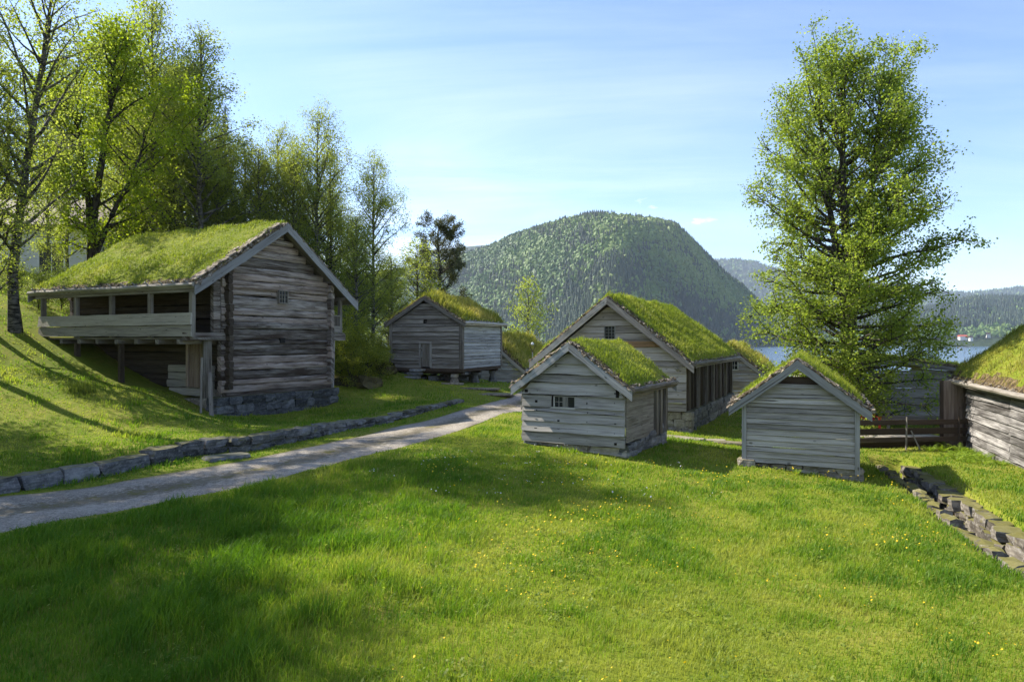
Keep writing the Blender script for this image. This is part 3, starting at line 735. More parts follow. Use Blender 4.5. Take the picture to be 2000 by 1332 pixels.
        for a, b in zip(ring, ring[1:] + ring[:1]): lr += [a, a + N, b + N, b]
        e2 = ed.copy(); fm = (e2[:-1, :-1] + (nzv[:-1, :-1] - 0.5) * 0.35 < 0.13).ravel().astype(int)
        midx = np.r_[fm, np.ones(len(ring), int)]
        # bark and soil crumbs showing along the rakes and eaves
        m = s.mb()
        for (xe, ze) in ((x0, z0), (x1, z1)):
            L = math.hypot(xe - xa, ze - za); dx, dz = (xe - xa) / L, (ze - za) / L
            for i in range(int(chips * L)):
                f = rng.rand() * L; yv = y0 + 0.01 + abs(rng.randn()) * 0.10; hh = rng.rand() * 0.9 * th * 0.55 + 0.012
                p = np.array([xa + dx * f, yv, za + dz * f + hh * (0.6 + 0.4 * min(1, (yv - y0) / 0.1))])
                sz = 0.02 + 0.07 * rng.rand() ** 2; m.bar(p, p + np.array([dx, 0.3 * rng.randn(), dz + 0.25 * rng.randn()]) * sz * 1.6, sz * 0.9, 0.012 + 0.014 * rng.rand(), (rng.randn() * 0.4, rng.randn() * 0.4, 1))
            for i in range(int(chips * 0.35 * (y1 - y0))):
                yv = y0 + rng.rand() * (y1 - y0); p = np.array([xe - dx * abs(rng.randn()) * 0.08, yv, ze - dz * 0.05 + 0.06 + 0.08 * rng.rand()])
                sz = 0.02 + 0.06 * rng.rand() ** 2; m.bar(p, p + np.array([0.5 * rng.randn() + dx * 0.5, rng.randn(), 0.4 * rng.randn() - 0.3]) * sz, sz * 0.9, 0.014, (rng.randn() * 0.4, rng.randn() * 0.4, 1))
        cV = np.concatenate(m.V) - np.array([0, 0, s.zb]); nb = 2 * N
        me = np_mesh('turf', np.concatenate([top, bot, cV]), np.r_[l, lr, np.array(m.L) + nb], np.r_[t_, np.full(len(ring), 4), m.T], None, rnd=np.r_[np.full(nb, 0.5), np.concatenate(m.R)], midx=np.r_[midx, np.full(len(m.T), 2)], mats=[M['ground'], M['soil'], M['chip']], smooth=False)
        me.polygons.foreach_set('use_smooth', np.r_[np.ones(len(midx), bool), np.zeros(len(m.T), bool)])
        obj('turf', me, roof)
        # grass
        A = math.hypot(xa - x0, za - z0) * (y1 - y0) + math.hypot(x1 - xa, za - z1) * (y1 - y0); n = int(A * grass)
        S_ = rng.rand(n) * 2 - 1; Yb = y0 + 0.02 + rng.rand(n) * (y1 - y0 - 0.04)
        Xb = np.where(S_ < 0, xa + (xa - x0) * S_, xa + (x1 - xa) * S_); Zb = np.where(S_ < 0, za + (za - z0) * S_, za - (za - z1) * S_)
        edb = np.minimum(np.minimum(Yb - y0, y1 - Yb), np.minimum((S_ + 1) * (xa - x0), (1 - S_) * (x1 - xa)))
        cl_ = VN.fbm(Xb * 1.3 + seed * 7, Yb * 1.3, 4); keep = rng.rand(n) < np.clip(0.10 + edb / 0.28 - bare * (cl_ < 0.42), 0.04, 1)
        Xb, Yb, Zb, cl_, edb = Xb[keep], Yb[keep], Zb[keep], cl_[keep], edb[keep]; n = len(Xb)
        Tb = th * (0.30 + 0.70 * smooth01(0.0, 0.28, edb)) + (cl_ - 0.5) * 0.13 * smooth01(0, 0.2, edb) - 0.05
        H = (gh[0] * 0.7 + (gh[1] - gh[0]) * 0.85 * rng.rand(n) ** 1.8) * (0.35 + 1.2 * cl_)
        dist = math.hypot(*s.world(xa, (y0 + y1) / 2)); w = np.full(n, max(bw, 0.0008 * dist)) * (0.7 + 0.6 * rng.rand(n))
        pt = VN2.fbm(Xb * 0.9 + 31 + seed, Yb * 0.9, 3)
        me = blade_mesh('turf_grass', np.stack([Xb, Yb, Zb + Tb - s.zb], 1), H, w, rng, M[gmat], 0.55, rnd=np.clip(0.5 * rng.rand(n) + 0.9 * (pt - 0.5) + 0.25 + straw * (rng.rand(n) < 0.25), 0, 1))
        put(obj('turf_grass', me, roof), kind='stuff')
        return roof

# ------------------------------------------------------------------ the two-storey log storehouse on the left
h = House('log_storehouse', 'tall two-storey log storehouse with a long open gallery, turf roof and slate stone base', 'storehouse', (-10.23, 22.0), (0.45, 0.89), -2.65, 1000)
h.outline(0.0, 1.80, 4.0, 4.40, 8.0, 1.62)
xl, xr, yf, yb = 1.62, 6.72, 0.5, 9.0
h.foot(0.9, 7.1, 0.2, 9.2); h.foot(-0.2, 1.6, 3.2, 9.2)
rng = h.rng
def log_wall(mb, p0, p1, zs, r, ends=0.0, un=(0, -1, 0), clip=None, jit=0.012):
    p0 = np.array(p0, float); p1 = np.array(p1, float); L = np.linalg.norm(p1 - p0); d = (p1 - p0) / L; un = np.array(un, float)
    for a, b in zip(zs[:-1], zs[1:]):
        hh = (b - a) / 2; c = (a + b) / 2; e0 = -ends; e1 = L + ends
        if clip: 
            e0, e1 = clip(a, b)
        if e1 - e0 < 0.2: continue
        k = max(3, int((e1 - e0) / 0.28)); V = []; dr = mb.rng.randn() * 0.02
        wz = np.cumsum(mb.rng.randn(k + 1)) * 0.006; wz -= np.linspace(wz[0], wz[-1], k + 1)
        n = 10
        for i in range(k + 1):
            q = p0 + d * (e0 + (e1 - e0) * i / k)
            for j in range(n):
                th_ = 2 * math.pi * j / n; cx = math.copysign(abs(math.cos(th_)) ** 0.36, math.cos(th_)); sz = math.copysign(abs(math.sin(th_)) ** 0.75, math.sin(th_))
                rr = r * (1 + mb.rng.randn() * 0.06)
                V.append((q[0] + un[0] * (cx * rr + dr), q[1] + un[1] * (cx * rr + dr), c + wz[i] + sz * hh * (0.99 + mb.rng.randn() * 0.03)))
        F = [tuple(range(n)), tuple(range(k * n, (k + 1) * n))[::-1]]
        for i in range(k):
            for j in range(n): F.append((i * n + j, i * n + (j + 1) % n, (i + 1) * n + (j + 1) % n, (i + 1) * n + j))
        mb.add(V, F, tuple(d) + (0,))
zs = [-1.80]
while zs[-1] < 4.15: zs.append(zs[-1] + 0.26 + 0.06 * rng.randn())
m = h.mb()
def fclip(a, b):
    l0, r0 = h.lim(b, xl, xr, 0.10)
    if l0 > xl + 0.02 or r0 < xr - 0.02: return l0 - xl, r0 - xl
    return -0.24, xr - xl + 0.24
log_wall(m, (xl, yf), (xr, yf), zs, 0.105, clip=fclip)
h.put(m, 'front_log_wall', M['log'])
zsb = [z + 0.12 for z in zs if z < 2.75]
m = h.mb(); log_wall(m, (xr, yf), (xr, yb), zsb, 0.10, 0.30, (1, 0, 0)); h.put(m, 'side_log_wall', M['log']); m = h.mb(); log_wall(m, (xl, yf), (xl, yb), [z for z in zsb if z > -0.1], 0.10, 0.30, (-1, 0, 0)); h.put(m, 'side_log_wall', M['log_dark']); m = h.mb()  # left wall in darker logs: shade behind the gallery put into the colour
log_wall(m, (xl, yf), (xl, yb), [z for z in zsb if z < 0.1], 0.10, 0.30, (-1, 0, 0)); h.put(m, 'side_log_wall', M['log_dark']); m = h.mb(); log_wall(m, (xl, yb), (xr, yb), [z for z in zs if z < 2.7], 0.1, 0.25, (0, 1, 0))  # lower left wall darkened too, for the shaded recess under the gallery
h.put(m, 'rear_log_wall', M['log'])
# unseen dark blocks added inside the walls to stop light leaks
m = h.mb(); m.box((xl + 0.15, yf + 0.15, -1.7), (xr - 0.15, yb - 0.15, 1.9)); m.box((xl + 0.9, yf + 0.15, 1.9), (xr - 0.9, yb - 0.2, 2.6)); h.put(m, 'interior_light_block', M['void'])
# sill beam
m = h.mb(); m.box((xl - 0.05, yf - 0.13, -1.94), (xr + 0.1, yf + 0.1, -1.80)); m.box((xl - 0.1, yf + 0.1, -1.93), (xl + 0.12, yb, -1.79)); h.put(m, 'sill_beam', M['log'])
# projecting beams carrying the galleries, and the corner posts under them
for (x_a, x_b) in ((0.02, xl - 0.08), (xr + 0.08, 7.72)):
    m = h.mb(); m.box((x_a, yf - 0.12, 0.02), (x_b, yf + 0.12, 0.28)); h.put(m, 'gallery_beam', M['log'])
m = h.mb(); m.bar((0.95, yf + 0.10, -1.92), (0.93, yf + 0.06, 0.02), 0.26, 0.20); h.put(m, 'corner_post', M['plank_brown'])
m = h.mb(); m.bar((7.02, yf + 0.06, -1.94), (7.04, yf + 0.02, 0.02), 0.20, 0.2); h.put(m, 'corner_post', M['plank'])
# gallery on the left: floor, two rail boards, five posts, plate under the eave
m = h.mb(); m.box((0.12, 0.35, 0.05), (xl - 0.1, yb + 0.2, 0.12))
for k in range(8): m.box((0.05, 0.75 + k * 1.08, -0.10), (xl + 0.2, 0.93 + k * 1.08, 0.048))
h.put(m, 'gallery_floor', M['plank_brown'])
m = h.mb(); m.clap((0.08, 0, 0), (0, 1, 0), (-1, 0, 0), 0.22, 8.75, 0.22, 8.75, 0.16, 0.52, 0.035, 0.02, 0.008)
h.put(m, 'rail_board', M['board_pale'])
m = h.mb(); m.clap((0.08, 0, 0), (0, 1, 0), (-1, 0, 0), 0.22, 8.75, 0.22, 8.75, 0.53, 0.93, 0.035, 0.02, 0.010); h.put(m, 'rail_board', M['board_pale'])
for k in range(5):
    yv = 0.30 + k * 2.08; m = h.mb(); m.box((0.085, yv - 0.075, 0.12), (0.215, yv + 0.075, 1.60)); h.put(m, 'gallery_post', M['plank_brown'] if k < 4 else M['plank_brown'])
m = h.mb(); m.box((0.06, 0.1, 1.60), (0.24, 9.0, 1.74)); h.put(m, 'gallery_plate', M['plank_brown'])
# dark end boarding of the galleries near the gable
m = h.mb()
m.box((xl - 0.55, yf - 0.06, 0.30), (xl - 0.30, yf + 0.02, 2.35)); 
zq = 0.30
while zq < 2.3: 
    m.box((xl - 0.56, yf - 0.10, zq), (xl - 0.28, yf + 0.05, zq + 0.21)); zq += 0.225
h.put(m, 'gallery_end', M['log'])
# gallery on the right
m = h.mb(); m.box((xr + 0.1, 0.35, 0.28), (7.62, yb, 0.34)); h.put(m, 'gallery_floor', M['plank_brown'])
for yv in (0.42, 4.4, 8.6):
    m = h.mb(); m.box((7.42, yv, 0.34), (7.56, yv + 0.13, 1.75)); h.put(m, 'gallery_post', M['plank_brown'])
m = h.mb(); m.box((xr + 0.12, 0.42, 0.36), (7.42, 0.47, 0.62)); 
for k in range(6): m.box((xr + 0.16 + k * 0.09, 0.43, 0.62), (xr + 0.19 + k * 0.09, 0.46, 1.02))
m.box((xr + 0.1, 0.40, 1.02), (7.46, 0.5, 1.08)); m.box((7.46, 0.6, 0.36), (7.5, 8.6, 1.05)); h.put(m, 'gallery_rail', M['plank_brown'])
m = h.mb(); m.box((7.42, 0.2, 1.70), (7.56, 9.0, 1.82)); h.put(m, 'gallery_plate', M['plank_brown'])
# ground floor under the gallery: support posts, recessed boarding with a door, log crib at the far end
for (yv, zb_) in ((4.05, -1.55), (6.6, -1.2)):
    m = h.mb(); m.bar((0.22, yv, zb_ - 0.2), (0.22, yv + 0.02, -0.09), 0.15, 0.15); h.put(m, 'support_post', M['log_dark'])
m = h.mb(); log_wall(m, (xl - 0.14, 0.9), (xl - 0.14, 3.2), [-1.95, -1.66, -1.38, -1.12, -0.86], 0.09, 0.0, (-1, 0, 0)); h.put(m, 'lower_log_wall', M['board_pale'])
m = h.mb(); m.box((xl - 0.30, 1.45, -1.62), (xl - 0.25, 1.95, -0.02), (0, 0, 1)); m.box((xl - 0.31, 2.0, -1.62), (xl - 0.24, 2.12, -0.02), (0, 0, 1)); m.box((xl - 0.29, 1.2, -1.7), (xl - 0.245, 1.43, -0.1), (0, 0, 1))
h.put(m, 'lower_door', M['door_brown'])
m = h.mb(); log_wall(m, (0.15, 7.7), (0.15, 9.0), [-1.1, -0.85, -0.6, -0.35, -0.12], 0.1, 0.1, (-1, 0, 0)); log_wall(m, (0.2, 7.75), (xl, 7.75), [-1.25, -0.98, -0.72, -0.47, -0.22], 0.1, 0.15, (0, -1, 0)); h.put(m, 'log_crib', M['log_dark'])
h.foundation([((xl - 0.55, 0.22), (xr + 0.35, 0.22), -1.93, -1.95, -2.78, -2.85)], 'stone_dark', depth=0.55, course=0.28, ln=0.85)
h.foundation([((xl - 0.45, 3.6), (xl - 0.50, 0.45), -2.05, -1.97, -2.5, -2.8), ((xr + 0.32, 0.5), (xr + 0.32, 9.0), -1.97, -1.95, -2.85, -2.4), ((xl - 0.35, 9.0), (xl - 0.35, 3.7), -1.5, -1.95, -1.9, -2.5)], 'stone_brown', depth=0.4, course=0.26, ln=0.7)
h.window(3.95, 4.35, 1.44, 1.88, yf - 0.17, 3, 3, 0.04, 'plank_brown', depth=0.02, back=0.16)
m = h.mb(); m.box((4.0, yf - 0.165, -0.08), (4.24, yf - 0.09, 0.11)); h.put(m, 'vent_hole_shade', M['void'])  # solid block; the shade inside the hole is its near-black colour
h.turf_roof(-0.05, 9.35, 0.15, 620, (0.07, 0.24), seed=1, chips=110, bh=0.27, bare=0.25, bw=0.014)
LB = h
# flat slates lying along the bare left rake
m = h.mb()
for k in range(26):
    f = 0.10 + 0.86 * k / 26; m.stone((4.0 - 4.0 * f + rng.randn() * 0.03, 0.12 + abs(rng.randn()) * 0.10, 4.40 - 2.6 * f + 0.14 + 0.02 * rng.rand()), (0.26 + 0.2 * rng.rand(), 0.22 + 0.16 * rng.rand(), 0.05), 0.3 * rng.randn(), 0.08)
for v in m.V:    # lie on the slope
    c = v.mean(0); v[:, 2] += (v[:, 0] - c[0]) * 0.65
h.put(m, 'edge_slates', M['chip'], [o for o in h.root.children if o.name.startswith('roof')][0])
# loose poles leaning against the corner
for k, (a, b, w, lab, mt) in enumerate((((0.35, 0.15, -2.62), (0.62, 0.42, -0.55), 0.07, 'thin pale pole leaning at the corner of the log storehouse, the taller one', 'plank_brown'),
                                    ((0.62, -0.05, -2.66), (0.86, 0.35, -1.05), 0.13, 'split weathered board leaning at the corner of the log storehouse, the shorter and wider one', 'plank_brown'))):
    m = MB(300 + k); p = [np.array([*h.world(q[0], q[1]), q[2]]) for q in (a, b)]
    o0 = p[0].copy(); m.bar(p[0] - o0, p[1] - o0, w, 0.035 if k else 0.06)
    o = m.build('leaning_pole' if k == 0 else 'leaning_board', M[mt]); o.location = o0; put(o, lab, 'timber')

# ------------------------------------------------------------------ storehouse on stone stilts
h = House('stilt_storehouse', 'grey boarded storehouse standing on stone stilts, with a plank door under a small square hole', 'storehouse', (-6.23, 34.6), (0.92, -0.39), -1.95, 2000)
h.outline(-0.2, 0.86, 2.07, 2.20, 4.34, 0.86)
h.foot(0.2, 4.0, 0.1, 4.7)
m = h.mb(); door = (1.82, 2.34, -1.30, -0.14); hole = (1.95, 2.17, 0.86, 1.08)
h.gable_wall(m, 0.06, 4.07, 0.1, -1.34, 0.21, True, [door, hole], ztop=1.86, drop=0.2); h.put(m, 'front_wall', M['plank_brown'])
m = h.mb(); h.gable_wall(m, 0.06, 4.07, 4.75, -1.34, 0.21, False, drop=0.2); h.side_wall(m, 0.06, 0.1, 4.75, -1.34, 0.9, 0.21, False); h.put(m, 'rear_wall', M['plank_brown'])
m = h.mb(); h.side_wall(m, 4.07, 0.2, 4.7, -1.34, 0.86, 0.17, True, wob=0.004); h.put(m, 'silver_side_wall', M['plank_cool'])
h.each('corner_board', M['plank_brown'], [((0.0, 0.02, -1.36), (0.16, 0.18, 0.88)), ((3.97, 0.02, -1.36), (4.163, 0.2, 0.88)), ((4.06, 4.66, -1.36), (4.15, 4.8, 0.85))])
m = h.mb(); m.box((0.05, 0.05, -1.5), (4.08, 4.78, -1.345)); 
for y in (0.4, 2.3, 4.4): m.box((0.1, y - 0.1, -1.62), (4.05, y + 0.1, -1.502))
h.put(m, 'floor_frame', M['dark_board'])
m = h.mb(); m.box((2.0, 0.14, 0.9), (2.12, 0.16, 1.04)); m.box((1.93, 0.12, 0.84), (2.19, 0.16, 1.1)); h.put(m, 'vent_hole_shade', M['void'])  # near-black plates give the hole its shade by colour
m = h.mb(); m.box((1.72, 0.035, -1.33), (1.82, 0.10, -0.06), (0, 0, 1)); m.box((2.34, 0.035, -1.33), (2.44, 0.10, -0.06), (0, 0, 1)); m.box((1.72, 0.037, -0.14), (2.44, 0.098, -0.04)); fr = h.put(m, 'door_frame', M['plank'])
m = h.mb()
for k in range(3): m.box((1.828 + k * 0.172, 0.085, -1.28), (1.825 + k * 0.172 + 0.168, 0.115, -0.145), (0, 0, 1))
dr_ = h.put(m, 'door', M['plank_brown'])
m = h.mb(); m.box((1.85, 0.045, -0.82), (1.90, 0.085, -0.50), (0, 0, 1)); m.box((1.85, 0.045, -0.40), (1.88, 0.085, -0.30), (0, 0, 1)); h.put(m, 'lock', M['iron'], dr_)
for k, (x, y) in enumerate(((3.55, 0.35), (3.7, 2.35), (3.75, 4.4), (2.6, 4.2), (2.55, 2.3), (1.3, 2.3))):
    gz = h.ground(x, y); m = h.mb(); top = -1.62
    m.tube([(x, y, gz - 0.1), (x, y, gz + 0.1), (x, y, top - 0.14)], [0.26, 0.23, 0.13], 7, flat=1.0); m.tube([(x, y, top - 0.145), (x, y, top)], [0.2, 0.2], 8)
    h.put(m, 'stilt', M['stone_brown'] if k == 0 else M['stone'])
m = h.mb(); 
for k in range(3): m.stone((1.75 - 0.03 * k, -0.12 - 0.2 * k, -1.44 - 0.17 * k), (0.75, 0.45, 0.13), 0.05, 0.07)
h.put(m, 'stone_steps', M['stone'])
m = h.mb()
for k in range(7): m.stone((0.3 + 0.42 * (k % 4) + 0.1 * rng.rand(), 0.35 + 0.1 * rng.rand(), -1.95 + 0.26 * (k // 4)), (0.5, 0.45, 0.27), 0.2 * rng.randn(), 0.12)
for k in range(5): m.stone((2.2 + 0.1 * rng.rand(), 0.5 + 0.4 * k, -1.98 + 0.1 * rng.rand()), (0.5, 0.5, 0.35), 0.3 * rng.randn(), 0.12)
m.box((1.9, 1.6, -2.0), (3.6, 1.8, -1.82)); m.box((1.9, 3.1, -2.0), (3.6, 3.3, -1.80)); h.put(m, 'stone_pier', M['stone_dark'])
h.turf_roof(-0.1, 5.0, 0.15, 520, (0.16, 0.5), 'turf_straw', barge='plank_brown', eave='plank', seed=2, chips=45, bh=0.17)

# ------------------------------------------------------------------ small shed in the middle
h = House('small_shed', 'small grey shed with wide lapped boards and a low window before the big house', 'shed', (0.0, 17.56), (0.87, -0.49), -2.85, 3000)
h.outline(0.0, -1.17, 1.60, -0.04, 3.20, -1.19)
h.foot(0.12, 3.06, 0.1, 3.5)
m = h.mb(); win = (1.02, 1.68, -1.66, -1.36)
h.gable_wall(m, 0.19, 2.97, 0.25, -2.56, 0.245, True, [win], drop=0.16, wob=0.016, tilt=0.03); h.put(m, 'front_wall', M['plank'])
m = h.mb(); h.gable_wall(m, 0.19, 2.97, 3.4, -2.5, 0.24, False, drop=0.16); h.side_wall(m, 0.19, 0.25, 3.4, -2.5, -1.2, 0.25, False); h.put(m, 'rear_wall', M['plank'])
m = h.mb(); h.side_wall(m, 2.97, 0.27, 2.35, -2.45, -1.22, 0.42, True, wob=0.01, tilt=0.01); h.put(m, 'rough_side_wall', M['plank_brown'])
h.each('side_post', M['plank_brown'], [((2.925, y, -2.5), (3.06, y + w, -1.2)) for (y, w) in ((2.42, 0.16), (2.75, 0.2), (3.25, 0.16))]); h.each('inner_boarding', M['dark_board'], [((2.85, 2.37, -2.45), (2.92, 3.39, -1.2))])
# window: recess shade as a near-black panel, two sashes, white casing
m = h.mb(); m.box((1.02, 0.27, -1.66), (1.68, 0.33, -1.36)); h.put(m, 'window_recess_shade', M['void'])
m = h.mb(); m.box((1.10, 0.235, -1.64), (1.36, 0.262, -1.40)); m.box((1.46, 0.235, -1.64), (1.68, 0.262, -1.40))
pn = None
wf = h.mb(); wf.box((1.00, 0.19, -1.70), (1.70, 0.24, -1.655)); wf.box((1.34, 0.20, -1.655), (1.48, 0.245, -1.40)); wf.box((1.08, 0.215, -1.655), (1.11, 0.25, -1.40)); wf.box((1.08, 0.21, -1.40), (1.68, 0.25, -1.375)); wf.box((1.22, 0.222, -1.655), (1.235, 0.236, -1.40)); wf.box((1.11, 0.224, -1.535), (1.34, 0.234, -1.522)); wf.box((1.655, 0.212, -1.655), (1.685, 0.25, -1.40))
wfo = h.put(wf, 'window', M['plank']); h.put(m, 'pane', M['glass'], wfo)
h.each('beam_hole', M['void'], [((0.28, 0.165, -1.32), (0.37, 0.245, -1.24)), ((2.76, 0.16, -1.36), (2.84, 0.245, -1.16))])  # solid near-black blocks painted as the shade in the holes
# nail heads
m = h.mb()
for z in np.arange(-2.46, -1.2, 0.235):
    for x in (0.62, 1.25, 2.0, 2.7):
        if not (1.0 < x < 1.7 and -1.72 < z < -1.3): m.box((x + 0.04 * rng.randn() - 0.008, 0.175, z + 0.03 * rng.randn()), (x + 0.012, 0.20, z + 0.014))
h.put(m, 'nails', M['void'])
h.foundation([((0.35, 0.32), (3.0, 0.32), -2.60, -2.60, -2.8, -3.0)], 'stone_brown', depth=0.4, course=0.35, ln=0.75)
h.foundation([((3.0, 0.4), (3.02, 3.4), -2.55, -2.25, -3.0, -2.95), ((0.22, 3.4), (0.22, 0.3), -2.45, -2.55, -2.7, -2.75)], 'stone', depth=0.4, course=0.25, ln=0.55)
h.turf_roof(-0.02, 3.75, 0.12, 900, (0.07, 0.19), seed=3, chips=120, bh=0.17, barge='plank_cool', pegs=False, eave='plank_brown')

# ------------------------------------------------------------------ the big house
h = House('big_house', 'large turf-roofed house with pinkish grey boards, a tan board and a barred gable window', 'house', (0.71, 26.36), (0.90, -0.44), -3.25, 4000)
h.outline(0.0, -0.80, 3.08, 1.60, 6.2, -0.85)
h.foot(0.2, 6.0, 0.2, 11)
m = h.mb(); win = (2.86, 3.28, 0.06, 0.56)
h.gable_wall(m, 0.4, 5.88, 0.4, -2.5, 0.24, True, [win], drop=0.24, tint=None); h.put(m, 'front_wall', M['plank_warm'])
# the one renewed board below the window, set proud of the old boards it covers
m = h.mb(); l0, r0 = h.lim(-0.22, 0.4, 5.88, 0.26); l1, r1 = h.lim(0.02, 0.4, 5.88, 0.26); m.clap((0, 0.352, 0), (1, 0, 0), (0, -1, 0), l0, r0, l1, r1, -0.22, 0.0, 0.014, 0.016); h.put(m, 'new_board', M['plank_new'])
m = h.mb(); h.gable_wall(m, 0.4, 5.88, 10.8, -2.5, 0.26, False, drop=0.24); h.side_wall(m, 0.4, 0.4, 10.8, -2.5, -0.75, 0.26, False); h.put(m, 'rear_wall', M['plank_warm'])
m = h.mb(); y = 0.42; k = 0
while y < 10.7:
    w = 0.16 + 0.14 * h.rng.rand()
    m.box((5.80 + 0.03 * (k % 2), y, -2.5), (5.86 + 0.03 * (k % 2), y + w, -0.95), (0, 0, 1)); y += w + (0.02 if h.rng.rand() < 0.6 else 0.14); k += 1
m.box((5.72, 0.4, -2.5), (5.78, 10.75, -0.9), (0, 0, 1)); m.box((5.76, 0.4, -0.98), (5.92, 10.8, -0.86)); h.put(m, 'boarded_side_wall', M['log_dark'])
for y in (2.0, 3.6, 5.2, 6.8, 8.4, 10.2):
    m = h.mb(); m.box((5.93, y, -2.5), (6.03, y + 0.12, -0.9), (0, 0, 1)); h.put(m, 'side_post', M['plank_brown'])
h.window(2.88, 3.26, 0.08, 0.54, 0.40, 3, 4, 0.03, 'board_grey', depth=0.055)
h.foundation([((0.35, 0.38), (6.0, 0.38), -2.53, -2.53, -2.9, -3.4), ], 'stone_brown', depth=0.45, course=0.27, ln=0.55)
h.foundation([((6.0, 0.55), (6.0, 10.9), -2.53, -2.53, -3.45, -3.5), ((0.35, 10.8), (0.35, 0.4), -2.53, -2.53, -2.9, -2.9)], 'stone', depth=0.4, course=0.26, ln=0.6)
m = h.mb(); m.tube([(5.55, 0.30, -1.02), (5.60, 0.36, -0.98)], [0.05, 0.05], 8); h.put(m, 'beam_end', M['board_pale'])
h.turf_roof(-0.05, 11.4, 0.17, 480, (0.11, 0.28), seed=4, chips=70, bh=0.20, barge='plank_warm', eave='plank_brown', pegs=False)

# ------------------------------------------------------------------ cabin on the right
h = House('open_gable_cabin', 'narrow grey lapped-board cabin whose gable top is open, standing beside the plank walkway', 'cabin', (5.17, 16.2), (0.91, -0.41), -3.1, 5000)
h.outline(0.0, -1.56, 1.485, -0.45, 2.97, -1.56)
h.foot(0.2, 2.8, 0.1, 3.7)
m = h.mb(); h.gable_wall(m, 0.30, 2.70, 0.2, -2.86, 0.132, True, ztop=-0.99, drop=0.15, wob=0.004, tilt=0.016); h.put(m, 'front_wall', M['plank'])
m = h.mb(); h.gable_wall(m, 0.30, 2.70, 3.6, -2.86, 0.14, False, ztop=-1.0, drop=0.15); h.side_wall(m, 0.30, 0.2, 3.6, -2.86, -1.45, 0.14, False); h.side_wall(m, 2.70, 0.2, 3.6, -2.86, -1.45, 0.14, True); h.put(m, 'rear_wall', M['plank_brown'])
h.each('corner_board', M['board_grey'], [((0.26, 0.12, -2.95), (0.36, 0.24, -1.45)), ((2.66, 0.12, -3.0), (2.76, 0.24, -1.45))])
m = h.mb(); m.box((0.80, 0.3, -1.08), (2.17, 0.36, -0.83)); m.box((0.45, 0.4, -1.12), (2.55, 3.5, -1.08)); h.put(m, 'loft_floor_shade_band', M['dark_board'])  # upright dark board stands in for the shade inside the open gable
h.foundation([((0.5, 0.26), (2.78, 0.26), -2.90, -2.88, -3.02, -3.30), ((2.76, 0.3), (2.76, 3.6), -2.9, -2.9, -3.3, -3.4), ((0.28, 3.6), (0.28, 0.3), -2.9, -2.9, -3.1, -3.1)], 'stone_brown', depth=0.4, course=0.16, ln=0.55)
m = h.mb(); m.stone((0.36, 0.2, -2.92), (0.42, 0.4, 0.26), 0.1, 0.15); h.put(m, 'corner_boulder', M['stone_brown'])
h.turf_roof(-0.02, 3.95, 0.13, 800, (0.08, 0.22), seed=5, chips=120, bh=0.16, barge='board_grey', eave='plank_brown', pegs=False)

# ------------------------------------------------------------------ far huts
h = House('far_hut', 'low turf-roofed hut half hidden behind the stilt storehouse', 'hut', (-3.9, 44.2), (0.90, -0.43), -2.6, 6000)
h.outline(0.0, -1.85, 2.6, 0.2, 5.2, -1.85); h.foot(0.2, 5.0, 0, 6)
m = h.mb(); h.gable_wall(m, 0.25, 4.95, 0.25, -2.75, 0.24, True, drop=0.2); h.side_wall(m, 4.95, 0.25, 6, -2.7, -1.9, 0.24, True); h.put(m, 'front_wall', M['plank'])
h.turf_roof(-0.02, 6.5, 0.25, 260, (0.25, 0.75), 'turf_straw', seed=6, chips=30, bh=0.2, barge='plank', pegs=False)
h = House('small_windowed_hut', 'grey boarded hut with one small white four-pane window, behind the big house', 'hut', (9.69, 36.8), (0.90, -0.43), -3.7, 7000)
h.outline(0.0, -1.80, 1.9, -0.32, 3.8, -1.80); h.foot(0.2, 3.6, 0, 6)
win = (2.02, 2.34, -1.50, -1.08)
m = h.mb(); h.gable_wall(m, 0.2, 3.6, 0.2, -3.7, 0.22, True, [win], drop=0.2); h.side_wall(m, 3.6, 0.2, 6, -3.7, -1.85, 0.22, True); h.put(m, 'front_wall', M['plank_warm'])
h.window(2.02, 2.34, -1.50, -1.08, 0.2, 2, 2, 0.04, 'white_paint', depth=0.06)
h.turf_roof(-0.02, 6.2, 0.2, 300, (0.15, 0.45), 'turf_straw', seed=7, chips=30, bh=0.16, barge='plank', pegs=False)
h = House('long_boarded_shed', 'long grey boarded shed behind the tall tree and the red bench', 'shed', (12.5, 27.2), (1.0, -0.13), -3.2, 8000)
h.outline(-0.2, -1.15, 2.6, -0.72, 5.6, -1.15)
m = h.mb(); h.gable_wall(m, 0.0, 5.1, 0.0, -3.2, 0.24, True, ztop=-1.15, drop=0.05); h.side_wall(m, 0.0, 0, 4.5, -3.2, -1.2, 0.24, False); h.side_wall(m, 5.1, 0, 4.5, -3.2, -1.2, 0.24, True); h.put(m, 'front_wall', M['plank']); h.foot(0, 5.1, 0, 4.5)
h.turf_roof(-0.25, 4.8, 0.15, 260, (0.1, 0.25), seed=8, chips=20, bh=0.14, barge='plank', pegs=False)

